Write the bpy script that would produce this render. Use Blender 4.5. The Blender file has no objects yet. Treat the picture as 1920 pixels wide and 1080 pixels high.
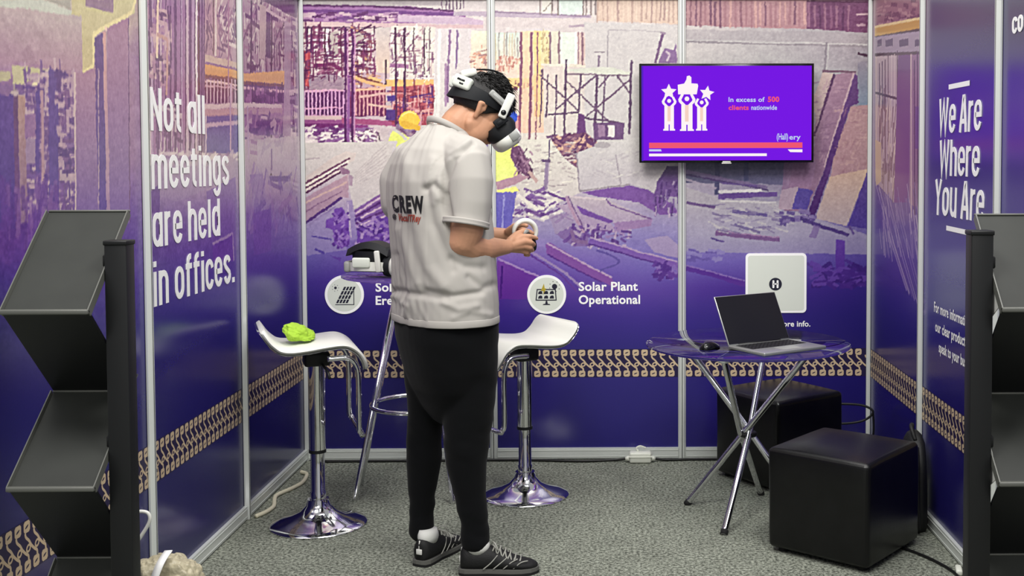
import bpy, bmesh, math, random
import numpy as np
from mathutils import Vector, Matrix, noise
from mathutils.bvhtree import BVHTree
random.seed(7)
rng = np.random.default_rng(11)
scene = bpy.context.scene
COL = scene.collection
PI = math.pi

# ------------------------------------------------------------------ camera
# Solved from the stand's one-metre panel grid: origin = back left corner on the carpet,
# X along the back wall, -Y towards the aisle, Z up.
F_PX, CX, CY = 2122.87, 1170.84, 394.28
PITCH, YAW, ROLL = 0.041943, -0.011019, -0.002507
CAM = Vector((1.6307, -5.9711, 1.5745))
_f = Vector((-math.sin(YAW) * math.cos(PITCH), math.cos(YAW) * math.cos(PITCH), -math.sin(PITCH)))
_r = Vector((math.cos(YAW), math.sin(YAW), 0))
_u = _r.cross(_f)
_R = _r * math.cos(ROLL) + _u * math.sin(ROLL)
_U = -_r * math.sin(ROLL) + _u * math.cos(ROLL)
cam_data = bpy.data.cameras.new('camera')
cam = bpy.data.objects.new('camera', cam_data)
COL.objects.link(cam)
cam.matrix_world = Matrix(((_R.x, _U.x, -_f.x, CAM.x), (_R.y, _U.y, -_f.y, CAM.y), (_R.z, _U.z, -_f.z, CAM.z), (0, 0, 0, 1)))
cam_data.sensor_width = 36.0
cam_data.lens = F_PX * 36.0 / 1920.0
cam_data.shift_x = (960 - CX) / 1920.0
cam_data.shift_y = (CY - 540) / 1920.0
cam_data.clip_start = 0.05
scene.camera = cam


def ray(u, v):
    return _R * ((u - CX) / F_PX) - _U * ((v - CY) / F_PX) + _f


def hit(u, v, axis, c):
    d = ray(u, v)
    return CAM + d * ((c - CAM[axis]) / d[axis])


def at(u, v, Y):
    """Measured point of the photograph at depth Y."""
    return hit(u, v, 1, Y)


def ppm(Y):
    return F_PX / (Y - CAM.y)


# ------------------------------------------------------------------ object helpers
def srgb(r, g, b):
    def f(c):
        c /= 255.0
        return c / 12.92 if c <= 0.04045 else ((c + 0.055) / 1.055) ** 2.4
    return (f(r), f(g), f(b), 1.0)


def tag(o, label=None, cat=None, group=None, kind=None):
    if label: o['label'] = label
    if cat: o['category'] = cat
    if group: o['group'] = group
    if kind: o['kind'] = kind
    return o


def empty(name, loc=(0, 0, 0), rz=0.0, **k):
    o = bpy.data.objects.new(name, None)
    o.empty_display_size = 0.1
    COL.objects.link(o)
    o.location = loc
    o.rotation_euler = (0, 0, rz)
    return tag(o, **k)


class MB:
    """Collects shapes and links them as ONE mesh object."""
    def __init__(self):
        self.v, self.f, self.mi, self.sm = [], [], [], []

    def add(self, verts, faces, M=None, mi=0, smooth=True):
        n = len(self.v)
        if M is not None:
            verts = [M @ Vector(p) for p in verts]
        self.v.extend([tuple(p) for p in verts])
        for f in faces:
            self.f.append(tuple(i + n for i in f)); self.mi.append(mi); self.sm.append(smooth)
        return self

    def box(self, c, size, r=0.0, seg=2, M=None, mi=0, smooth=None):
        bm = bmesh.new()
        bmesh.ops.create_cube(bm, size=1.0)
        for p in bm.verts:
            p.co = Vector((p.co.x * size[0], p.co.y * size[1], p.co.z * size[2]))
        if r > 0:
            r = min(r, 0.49 * min(size))
            bmesh.ops.bevel(bm, geom=bm.edges[:], offset=r, segments=seg, profile=0.5, affect='EDGES')
        bm.verts.index_update()
        c = Vector(c)
        vs = [p.co + c for p in bm.verts]; fs = [[q.index for q in f.verts] for f in bm.faces]
        bm.free()
        return self.add(vs, fs, M, mi, (r > 0) if smooth is None else smooth)

    def tube(self, pts, r, n=12, closed=False, cap=True, M=None, mi=0, flat=None):
        pts = [Vector(p) for p in pts]
        m = len(pts)
        rs = r if isinstance(r, (list, tuple)) else [r] * m
        vs, fs = [], []
        prev = None
        for i, p in enumerate(pts):
            if closed:
                t = pts[(i + 1) % m] - pts[i - 1]
            else:
                t = pts[min(i + 1, m - 1)] - pts[max(i - 1, 0)]
            t.normalize()
            if prev is None:
                a = Vector((0, 0, 1)) if abs(t.z) < 0.9 else Vector((1, 0, 0))
                nx = t.cross(a).normalized()
            else:
                nx = (prev - t * prev.dot(t)).normalized()
            prev = nx
            ny = t.cross(nx)
            for k in range(n):
                a = 2 * PI * k / n
                q = nx * math.cos(a) + ny * math.sin(a)
                if flat is not None:
                    fl = Vector(flat[0]); q = q - fl * q.dot(fl) * (1 - flat[1])
                vs.append(p + q * rs[i])
        segs = m if closed else m - 1
        for i in range(segs):
            for k in range(n):
                a, b = i * n + k, i * n + (k + 1) % n
                c, d = ((i + 1) % m) * n + (k + 1) % n, ((i + 1) % m) * n + k
                fs.append((a, b, c, d))
        if cap and not closed:
            fs.append(tuple(range(n - 1, -1, -1))); fs.append(tuple((m - 1) * n + k for k in range(n)))
        return self.add(vs, fs, M, mi, True)

    def lathe(self, prof, n=48, M=None, mi=0):
        """prof: list of (radius, z)."""
        vs, fs = [], []
        for (r, z) in prof:
            for k in range(n):
                a = 2 * PI * k / n
                vs.append((max(r, 1e-5) * math.cos(a), max(r, 1e-5) * math.sin(a), z))
        for i in range(len(prof) - 1):
            for k in range(n):
                fs.append((i * n + k, i * n + (k + 1) % n, (i + 1) * n + (k + 1) % n, (i + 1) * n + k))
        fs.append(tuple(range(n - 1, -1, -1))); fs.append(tuple((len(prof) - 1) * n + k for k in range(n)))
        return self.add(vs, fs, M, mi, True)

    def loft(self, rings, closed=True, cap=True, M=None, mi=0, smooth=True):
        n = len(rings[0]); vs = [p for r in rings for p in r]; fs = []
        for i in range(len(rings) - 1):
            for k in range(n if closed else n - 1):
                fs.append((i * n + k, i * n + (k + 1) % n, (i + 1) * n + (k + 1) % n, (i + 1) * n + k))
        if cap and closed:
            fs.append(tuple(range(n - 1, -1, -1))); fs.append(tuple((len(rings) - 1) * n + k for k in range(n)))
        return self.add(vs, fs, M, mi, smooth)

    def prism(self, poly, t, M=None, mi=0, smooth=False):
        """poly in local XY, extruded 0..t along local Z."""
        n = len(poly)
        vs = [(x, y, 0) for x, y in poly] + [(x, y, t) for x, y in poly]
        fs = [tuple(range(n - 1, -1, -1)), tuple(range(n, 2 * n))] + [(i, (i + 1) % n, n + (i + 1) % n, n + i) for i in range(n)]
        return self.add(vs, fs, M, mi, smooth)

    def ellipsoid(self, c, r, n=24, m=16, M=None, mi=0):
        vs, fs = [], []
        for i in range(m + 1):
            th = PI * i / m
            for k in range(n):
                a = 2 * PI * k / n
                vs.append((c[0] + r[0] * max(math.sin(th), 1e-4) * math.cos(a), c[1] + r[1] * max(math.sin(th), 1e-4) * math.sin(a), c[2] - r[2] * math.cos(th)))
        for i in range(m):
            for k in range(n):
                fs.append((i * n + k, i * n + (k + 1) % n, (i + 1) * n + (k + 1) % n, (i + 1) * n + k))
        fs.append(tuple(range(n - 1, -1, -1))); fs.append(tuple(m * n + k for k in range(n)))
        return self.add(vs, fs, M, mi, True)

    def capsule(self, p0, r0, p1, r1, n=20, k=5):
        p0, p1 = Vector(p0), Vector(p1)
        d = (p1 - p0)
        L = d.length
        t = d / L if L > 1e-6 else Vector((0, 0, 1))
        pts, rs = [], []
        for i in range(k + 1):
            a = PI / 2 * i / k
            pts.append(p0 - t * r0 * math.cos(a)); rs.append(max(r0 * math.sin(a), 1e-4))
        for i in range(k + 1):
            a = PI / 2 * i / k
            pts.append(p1 + t * r1 * math.sin(a)); rs.append(max(r1 * math.cos(a), 1e-4))
        # straight frame, so the tube does not twist
        a = Vector((0, 0, 1)) if abs(t.z) < 0.9 else Vector((1, 0, 0))
        nx = t.cross(a).normalized(); ny = t.cross(nx)
        rings = [[p + (nx * math.cos(2 * PI * j / n) + ny * math.sin(2 * PI * j / n)) * r for j in range(n)] for p, r in zip(pts, rs)]
        return self.loft(rings)

    def chain(self, pr, n=20):
        for (a, ra), (b, rb) in zip(pr[:-1], pr[1:]):
            self.capsule(a, ra, b, rb, n)
        return self

    def mesh(self, name, mats):
        me = bpy.data.meshes.new(name)
        me.from_pydata(self.v, [], self.f)
        for m in (mats if isinstance(mats, (list, tuple)) else [mats]):
            me.materials.append(m)
        me.polygons.foreach_set('material_index', self.mi)
        me.polygons.foreach_set('use_smooth', self.sm)
        me.update()
        return me

    def build(self, name, mats, parent=None, label=None, fix=True, recalc=True, angle=None, **k):
        me = self.mesh(name, mats)
        if recalc:
            bm = bmesh.new(); bm.from_mesh(me)
            bmesh.ops.recalc_face_normals(bm, faces=bm.faces[:])
            bm.to_mesh(me); bm.free()
        if angle is not None:
            me.set_sharp_from_angle(angle=math.radians(angle))
        o = bpy.data.objects.new(name, me)
        COL.objects.link(o)
        if parent is not None:
            o.parent = parent
        return tag(o, label=label, **k)


def frame(o, ex, ey, ez):
    ex, ey, ez = Vector(ex), Vector(ey), Vector(ez)
    return Matrix(((ex.x, ey.x, ez.x, o[0]), (ex.y, ey.y, ez.y, o[1]), (ex.z, ey.z, ez.z, o[2]), (0, 0, 0, 1)))


def remeshed(mb, voxel, smooth_it=4, fac=0.5):
    """Unite overlapping closed shapes into one continuous surface."""
    me = mb.mesh('tmp', bpy.data.materials[0])
    bm = bmesh.new(); bm.from_mesh(me)
    bmesh.ops.recalc_face_normals(bm, faces=bm.faces[:]); bm.to_mesh(me); bm.free()
    o = bpy.data.objects.new('tmp', me); COL.objects.link(o)
    r = o.modifiers.new('r', 'REMESH'); r.mode = 'VOXEL'; r.voxel_size = voxel; r.use_smooth_shade = True
    if smooth_it:
        s = o.modifiers.new('s', 'SMOOTH'); s.factor = fac; s.iterations = smooth_it
    dg = bpy.context.evaluated_depsgraph_get()
    out = bpy.data.meshes.new_from_object(o.evaluated_get(dg))
    bpy.data.objects.remove(o); bpy.data.meshes.remove(me)
    out.materials.clear()
    return out


def link_mesh(name, me, mats, parent=None, label=None, smooth=True, **k):
    me.name = name
    for m in (mats if isinstance(mats, (list, tuple)) else [mats]):
        me.materials.append(m)
    if smooth:
        me.polygons.foreach_set('use_smooth', [True] * len(me.polygons))
    o = bpy.data.objects.new(name, me); COL.objects.link(o)
    if parent is not None: o.parent = parent
    return tag(o, label=label, **k)


def catmull(pts, per=8, closed=False):
    pts = [Vector(p) for p in pts]; out = []
    n = len(pts)
    for i in range(n if closed else n - 1):
        p0 = pts[(i - 1) % n] if closed or i > 0 else pts[0]
        p1, p2 = pts[i], pts[(i + 1) % n]
        p3 = pts[(i + 2) % n] if closed or i + 2 < n else pts[n - 1]
        for k in range(per):
            t = k / per
            out.append(0.5 * ((2 * p1) + (p2 - p0) * t + (2 * p0 - 5 * p1 + 4 * p2 - p3) * t * t + (3 * p1 - p0 - 3 * p2 + p3) * t ** 3))
    if not closed: out.append(pts[-1])
    return out


# ------------------------------------------------------------------ materials
def mat(name, color, rough=0.5, metal=0.0, spec=0.5, bump=None, vary=None, coat=0.0, emit=None, trans=0.0, ior=1.45, sheen=0.0):
    m = bpy.data.materials.new(name); m.use_nodes = True
    nt = m.node_tree; b = nt.nodes['Principled BSDF']
    c = srgb(*color) if len(color) == 3 and max(color) > 1.0 else (*color[:3], 1.0)
    b.inputs['Base Color'].default_value = c
    b.inputs['Roughness'].default_value = rough
    b.inputs['Metallic'].default_value = metal
    b.inputs['Specular IOR Level'].default_value = spec
    b.inputs['IOR'].default_value = ior
    b.inputs['Coat Weight'].default_value = coat
    b.inputs['Transmission Weight'].default_value = trans
    b.inputs['Sheen Weight'].default_value = sheen
    tc = None
    if bump or vary:
        tc = nt.nodes.new('ShaderNodeTexCoord')
    if vary:
        scale, amt = vary[:2]
        nz = nt.nodes.new('ShaderNodeTexNoise'); nz.inputs['Scale'].default_value = scale; nz.inputs['Detail'].default_value = 4
        nt.links.new(tc.outputs['Object'], nz.inputs['Vector'])
        rp = nt.nodes.new('ShaderNodeValToRGB')
        rp.color_ramp.elements[0].position = 0.3; rp.color_ramp.elements[1].position = 0.7
        rp.color_ramp.elements[0].color = (*[x * (1 - amt) for x in c[:3]], 1)
        rp.color_ramp.elements[1].color = (*[min(1, x * (1 + amt)) for x in c[:3]], 1)
        nt.links.new(nz.outputs['Fac'], rp.inputs['Fac']); nt.links.new(rp.outputs['Color'], b.inputs['Base Color'])
    if bump:
        scale, st, dist = bump
        nz = nt.nodes.new('ShaderNodeTexNoise'); nz.inputs['Scale'].default_value = scale; nz.inputs['Detail'].default_value = 3
        nt.links.new(tc.outputs['Object'], nz.inputs['Vector'])
        bp = nt.nodes.new('ShaderNodeBump'); bp.inputs['Strength'].default_value = st; bp.inputs['Distance'].default_value = dist
        nt.links.new(nz.outputs['Fac'], bp.inputs['Height']); nt.links.new(bp.outputs['Normal'], b.inputs['Normal'])
    if emit:
        b.inputs['Emission Color'].default_value = srgb(*emit[0]); b.inputs['Emission Strength'].default_value = emit[1]
    return m


M = {}
M['chrome'] = mat('chrome', (0.72, 0.72, 0.74), 0.07, 1.0)
M['alu'] = mat('aluminium', (226, 230, 225), 0.34, 0.30, spec=0.6)
M['alu_dark'] = mat('aluminium_groove', (70, 72, 72), 0.5, 0.6)
M['white_seat'] = mat('white_leatherette', (226, 226, 218), 0.35, bump=(260, 0.15, 0.001))
M['black_leather'] = mat('black_leatherette', (12, 12, 13), 0.31, spec=0.42, bump=(120, 0.25, 0.0012), vary=(14, 0.25))
M['black_metal'] = mat('black_painted_metal', (20, 21, 22), 0.45, spec=0.4)
M['stand_face'] = mat('charcoal_tray', (42, 44, 41), 0.55, spec=0.35, vary=(9, 0.12))
M['stand_edge'] = mat('tray_edge', (92, 93, 88), 0.4, spec=0.5)
M['stand_white'] = mat('white_tray_edge', (205, 205, 200), 0.4)
M['black_cloth'] = mat('black_trouser_cloth', (12, 13, 15), 0.9, spec=0.12, bump=(380, 0.2, 0.001), sheen=0.05)
M['shirt'] = mat('pale_grey_jersey', (176, 172, 166), 0.9, spec=0.15, bump=(420, 0.18, 0.0008), vary=(3, 0.03))
M['skin'] = mat('skin', (196, 146, 116), 0.5, spec=0.4, bump=(230, 0.12, 0.001), vary=(16, 0.10))
M['hair'] = mat('dark_hair', (20, 18, 18), 0.5, spec=0.4, bump=(150, 0.5, 0.003))
M['hs_white'] = mat('white_plastic', (222, 222, 214), 0.38, vary=(30, 0.04))
M['hs_grey'] = mat('grey_plastic', (150, 151, 148), 0.4)
M['hs_black'] = mat('black_padding', (16, 18, 22), 0.6, spec=0.35, bump=(90, 0.2, 0.001))
M['black_gloss'] = mat('glossy_black', (10, 11, 13), 0.18)
M['white_print'] = mat('white_vinyl', (248, 248, 246), 0.45)
M['black_print'] = mat('black_print', (12, 12, 14), 0.6)
M['rust_print'] = mat('rust_print', (150, 62, 48), 0.6)
M['gold_print'] = mat('gold_print', (200, 178, 146), 0.45)
M['gold_dark'] = mat('gold_pattern_ground', (30, 20, 62), 0.45)
M['navy_print'] = mat('navy_print', (24, 24, 44), 0.5)
M['yellow_print'] = mat('yellow_print', (176, 156, 40), 0.5)
M['icon_card'] = mat('icon_card', (214, 219, 208), 0.45)
M['shoe_black'] = mat('black_shoe_fabric', (15, 15, 16), 0.7, bump=(160, 0.5, 0.002))
M['shoe_sole'] = mat('grey_rubber', (92, 92, 88), 0.7)
M['shoe_tread'] = mat('black_rubber', (16, 16, 17), 0.8)
M['lace'] = mat('grey_lace', (158, 158, 150), 0.7)
M['white_cloth'] = mat('white_sock', (215, 215, 210), 0.9)
M['green_cloth'] = mat('lime_cloth', (164, 204, 62), 0.85, bump=(120, 0.4, 0.003), vary=(40, 0.12))
M['cream_cable'] = mat('cream_cable', (222, 216, 190), 0.45)
M['white_plastic'] = mat('white_box_plastic', (226, 228, 216), 0.4)
M['black_cable'] = mat('black_cable', (14, 14, 15), 0.45)
M['beige_bag'] = mat('crinkled_beige_plastic', (176, 168, 142), 0.35, bump=(26, 0.6, 0.02), vary=(10, 0.2))
M['black_bag'] = mat('black_nylon', (17, 18, 19), 0.6, bump=(60, 0.4, 0.004))
M['laptop_alu'] = mat('laptop_silver', (168, 170, 168), 0.32, 0.6)
M['laptop_key'] = mat('laptop_keys', (28, 28, 30), 0.5)
M['laptop_screen'] = mat('laptop_dark_screen', (28, 28, 31), 0.25, spec=0.4)
M['eye_white'] = mat('eye_white', (220, 215, 205), 0.3)
M['lip'] = mat('lip', (150, 92, 80), 0.5)

def glass_mat():
    m = bpy.data.materials.new('clear_glass'); m.use_nodes = True
    b = m.node_tree.nodes['Principled BSDF']
    b.inputs['Base Color'].default_value = (0.90, 0.95, 0.94, 1)
    b.inputs['Transmission Weight'].default_value = 1.0
    b.inputs['Roughness'].default_value = 0.02; b.inputs['IOR'].default_value = 1.45
    return m
M['glass'] = glass_mat()


def carpet_mat():
    m = bpy.data.materials.new('grey_carpet'); m.use_nodes = True
    nt = m.node_tree; b = nt.nodes['Principled BSDF']
    b.inputs['Roughness'].default_value = 0.95; b.inputs['Specular IOR Level'].default_value = 0.1
    tc = nt.nodes.new('ShaderNodeTexCoord')
    n1 = nt.nodes.new('ShaderNodeTexNoise'); n1.inputs['Scale'].default_value = 80; n1.inputs['Detail'].default_value = 5; n1.inputs['Roughness'].default_value = 0.75
    n2 = nt.nodes.new('ShaderNodeTexNoise'); n2.inputs['Scale'].default_value = 7; n2.inputs['Detail'].default_value = 4
    for n in (n1, n2): nt.links.new(tc.outputs['Object'], n.inputs['Vector'])
    r1 = nt.nodes.new('ShaderNodeValToRGB')
    e = r1.color_ramp.elements
    e[0].position = 0.40; e[0].color = srgb(68, 71, 64); e[1].position = 0.62; e[1].color = srgb(180, 185, 170)
    nt.links.new(n1.outputs['Fac'], r1.inputs['Fac'])
    r2 = nt.nodes.new('ShaderNodeValToRGB')
    r2.color_ramp.elements[0].position = 0.3; r2.color_ramp.elements[0].color = (0.82, 0.82, 0.82, 1)
    r2.color_ramp.elements[1].position = 0.7; r2.color_ramp.elements[1].color = (1.0, 1.0, 1.0, 1)
    nt.links.new(n2.outputs['Fac'], r2.inputs['Fac'])
    mx = nt.nodes.new('ShaderNodeMix'); mx.data_type = 'RGBA'; mx.blend_type = 'MULTIPLY'; mx.inputs[0].default_value = 1.0
    nt.links.new(r1.outputs['Color'], mx.inputs[6]); nt.links.new(r2.outputs['Color'], mx.inputs[7])
    nt.links.new(mx.outputs[2], b.inputs['Base Color'])
    bp = nt.nodes.new('ShaderNodeBump'); bp.inputs['Strength'].default_value = 0.7; bp.inputs['Distance'].default_value = 0.008
    nt.links.new(n1.outputs['Fac'], bp.inputs['Height']); nt.links.new(bp.outputs['Normal'], b.inputs['Normal'])
    return m
M['carpet'] = carpet_mat()


def print_mat():
    """Laminated photo print: colours of the printed picture are stored on the panel's mesh."""
    m = bpy.data.materials.new('laminated_mural_print'); m.use_nodes = True
    nt = m.node_tree; b = nt.nodes['Principled BSDF']
    at_ = nt.nodes.new('ShaderNodeAttribute'); at_.attribute_name = 'print'
    tc = nt.nodes.new('ShaderNodeTexCoord')
    nz = nt.nodes.new('ShaderNodeTexNoise'); nz.inputs['Scale'].default_value = 180; nz.inputs['Detail'].default_value = 3
    nt.links.new(tc.outputs['Object'], nz.inputs['Vector'])
    mr = nt.nodes.new('ShaderNodeMapRange'); mr.inputs[1].default_value = 0.3; mr.inputs[2].default_value = 0.7; mr.inputs[3].default_value = 0.94; mr.inputs[4].default_value = 1.06
    nt.links.new(nz.outputs['Fac'], mr.inputs[0])
    mx = nt.nodes.new('ShaderNodeVectorMath'); mx.operation = 'SCALE'
    nt.links.new(at_.outputs['Color'], mx.inputs[0]); nt.links.new(mr.outputs[0], mx.inputs['Scale'])
    nt.links.new(mx.outputs[0], b.inputs['Base Color'])
    b.inputs['Roughness'].default_value = 0.21; b.inputs['Specular IOR Level'].default_value = 0.5
    return m
M['print'] = print_mat()


def emission(name, c, s):
    m = bpy.data.materials.new(name); m.use_nodes = True
    nt = m.node_tree; nt.nodes.clear()
    e = nt.nodes.new('ShaderNodeEmission'); e.inputs[0].default_value = srgb(*c); e.inputs[1].default_value = s
    o = nt.nodes.new('ShaderNodeOutputMaterial'); nt.links.new(e.outputs[0], o.inputs[0])
    return m


# ------------------------------------------------------------------ lettering
ST = 0.088     # half stroke, x-height = 1

def _arc(cx, cy, rx, ry, a0, a1, n=9):
    return [(cx + rx * math.cos(math.radians(a0 + (a1 - a0) * i / n)), cy + ry * math.sin(math.radians(a0 + (a1 - a0) * i / n))) for i in range(n + 1)]


def glyph(ch):
    s = ST; W = 0.60; L, Rr, T, B = s, W - s, 1 - s, s; r = (Rr - L) / 2; m = (L + Rr) / 2; ry = 0.26
    A = 1.24 - 0
    top = _arc(m, T - ry, r, ry, 180, 0); bot = _arc(m, B + ry, r, ry, 360, 180)
    loop = top + bot + [top[0]]
    if ch == 'o': return W, [loop]
    if ch == 'a': return W, [loop, [(Rr, 1.0), (Rr, 0)]]
    if ch == 'd': return W, [loop, [(Rr, A), (Rr, 0)]]
    if ch == 'g': return W, [loop, [(Rr, 1.0), (Rr, -0.05)] + _arc(m, -0.05, r, 0.22, 0, -165)]
    if ch == 'p': return W, [loop, [(L, 1.0), (L, -0.28)]]
    if ch == 'e': return W, [[(L + 0.03, 0.52), (Rr, 0.52), (Rr, T - ry)] + _arc(m, T - ry, r, ry, 0, 180) + _arc(m, B + ry, r, ry, 180, 345)]
    if ch == 'c': return W - 0.04, [_arc(m, T - ry, r, ry, 10, 180) + _arc(m, B + ry, r, ry, 180, 350)]
    if ch == 'n': return W, [[(L, 0), (L, 1.0)], _arc(m, T - ry, r, ry, 180, 0) + [(Rr, 0)]]
    if ch == 'h': return W, [[(L, 0), (L, A)], _arc(m, T - ry, r, ry, 180, 0) + [(Rr, 0)]]
    if ch == 'u': return W, [[(L, 1.0), (L, B + ry)] + _arc(m, B + ry, r, ry, 180, 360) + [(Rr, 1.0)], [(Rr, 1.0), (Rr, 0)]]
    if ch == 'm':
        q = 0.19
        return 0.95, [[(L, 0), (L, 1.0)], _arc(L + q, T - 0.22, q, 0.22, 180, 0) + [(L + 2 * q, 0)], _arc(L + 3 * q, T - 0.22, q, 0.22, 180, 0) + [(L + 4 * q, 0)]]
    if ch == 'r': return 0.42, [[(L, 0), (L, 1.0)], _arc(L + 0.24, T - 0.24, 0.24, 0.24, 180, 80)]
    if ch == 'i': return 2 * s, [[(s, 0), (s, 1.0)], [(s, 1.14), (s, 1.30)]]
    if ch == 'l': return 2 * s, [[(s, 0), (s, A)]]
    if ch == 't': return 0.42, [[(0.17, 1.2), (0.17, B + 0.16)] + _arc(0.33, B + 0.16, 0.16, 0.16, 180, 275), [(0, 0.93), (0.40, 0.93)]]
    if ch == 'f': return 0.42, [[(0.15, 0), (0.15, 1.06)] + _arc(0.33, 1.06, 0.18, 0.17, 180, 80), [(0, 0.93), (0.40, 0.93)]]
    if ch == 's':
        return W - 0.05, [_arc(m - 0.02, T - 0.21, r - 0.02, 0.21, 15, 180) + [(L + 0.06, 0.60), (Rr - 0.08, 0.40)] + _arc(m - 0.02, B + 0.21, r - 0.02, 0.21, 0, -170)]
    if ch == '.': return 0.2, [[(0.1, 0.0), (0.1, 0.17)]]
    if ch == 'N': return 0.68, [[(s, 0), (s, 1.24)], [(s, 1.16), (0.68 - s, 0.08)], [(0.68 - s, 0), (0.68 - s, 1.24)]]
    if ch == 'W': return 0.92, [[(s, 1.24), (0.25, 0.05), (0.46, 1.10), (0.67, 0.05), (0.92 - s, 1.24)]]
    if ch == 'A': return 0.66, [[(s, 0), (s + 0.02, 0.2), (0.30, 1.16), (0.36, 1.16), (0.64 - s, 0.2), (0.66 - s, 0)], [(0.14, 0.36), (0.52, 0.36)]]
    if ch == 'Y': return 0.66, [[(s, 1.24), (0.33, 0.56), (0.66 - s, 1.24)], [(0.33, 0.58), (0.33, 0)]]
    if ch == 'C': return 0.66, [_arc(0.33, 0.86, 0.24, 0.30, 10, 180) + _arc(0.33, 0.38, 0.24, 0.30, 180, 350)]
    return 0.30, []


def ribbon(pl, s):
    """2D stroke polygon strip: returns verts, faces (quads) with mitred joints."""
    P = [Vector(p).to_2d() if len(p) == 3 else Vector(p) for p in pl]
    Lp, Rp = [], []
    n = len(P)
    closed = (P[0] - P[-1]).length < 1e-6
    for i in range(n):
        if closed:
            a = P[i] - P[i - 1 if i > 0 else n - 2]; b = P[i + 1 if i < n - 1 else 1] - P[i]
        else:
            a = P[i] - P[i - 1] if i > 0 else P[1] - P[0]; b = P[i + 1] - P[i] if i < n - 1 else a
        a = a.normalized() if a.length > 1e-9 else b.normalized(); b = b.normalized() if b.length > 1e-9 else a
        t = (a + b)
        t = t.normalized() if t.length > 1e-6 else a
        nn = Vector((-t.y, t.x)); c = max(0.45, nn.dot(Vector((-a.y, a.x))))
        Lp.append(P[i] + nn * s / c); Rp.append(P[i] - nn * s / c)
    return Lp, Rp


def letters(mb, text, Mx, width=None, height=1.0, slant=0.0, gap=0.13, weight=1.0, t=0.0012, mi=0):
    """Condensed rounded lettering; local X along the line, Y up; x-height = height."""
    x = 0; strokes = []; lay = 0
    for ch in text:
        if ch == ' ':
            x += 0.28; continue
        w, pls = glyph(ch)
        for pl in pls: strokes.append([(px + x + slant * py, py) for px, py in pl])
        x += w + gap
    total = x - gap
    sx = (width / total) if width else height
    for pl in strokes:
        Lp, Rp = ribbon(pl, ST * weight)
        n = len(Lp); lay = (lay + 1) % 4; tt = t + 0.00035 * lay
        vs = [(p.x * sx, p.y * height, tt) for p in Lp] + [(p.x * sx, p.y * height, tt) for p in Rp]
        vs += [(p.x * sx, p.y * height, 0) for p in Lp] + [(p.x * sx, p.y * height, 0) for p in Rp]
        fs = []
        for i in range(n - 1):
            fs += [(i, n + i, n + i + 1, i + 1), (i, i + 1, 2 * n + i + 1, 2 * n + i), (n + i + 1, n + i, 3 * n + i, 3 * n + i + 1)]
        fs += [(0, 2 * n, 3 * n, n), (n - 1, 2 * n - 1, 4 * n - 1, 3 * n - 1)]
        mb.add(vs, fs, Mx, mi, False)


def font_mesh(text, size=1.0, bold=0.0, extrude=0.0):
    cu = bpy.data.curves.new('txt', 'FONT'); cu.body = text; cu.size = size; cu.offset = bold; cu.space_character = 1.0 + (0.16 if text == 'CREW' else 1.6 * bold); cu.extrude = extrude
    cu.resolution_u = 3
    o = bpy.data.objects.new('txt', cu); COL.objects.link(o)
    dg = bpy.context.evaluated_depsgraph_get(); dg.update()
    me = o.evaluated_get(dg).to_mesh()
    vs = [p.co.copy() for p in me.vertices]; fs = [tuple(p.vertices) for p in me.polygons]
    bpy.data.objects.remove(o); bpy.data.curves.remove(cu)
    return vs, fs


def text_flat(mb, text, Mx, width, height, bold=0.02, mi=0, t=0.0008):
    """Plain sans lettering fitted to width (m) and cap height (m) in the local XY plane."""
    vs, fs = font_mesh(text, 1.0, bold)
    x0 = min(p.x for p in vs); x1 = max(p.x for p in vs)
    sx = width / (x1 - x0); sy = height / 0.72
    mb.add([((p.x - x0) * sx, p.y * sy, t) for p in vs], fs, Mx, mi, False)
AMB, KEY, EXPO = 0.55, 190.0, -0.14
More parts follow.
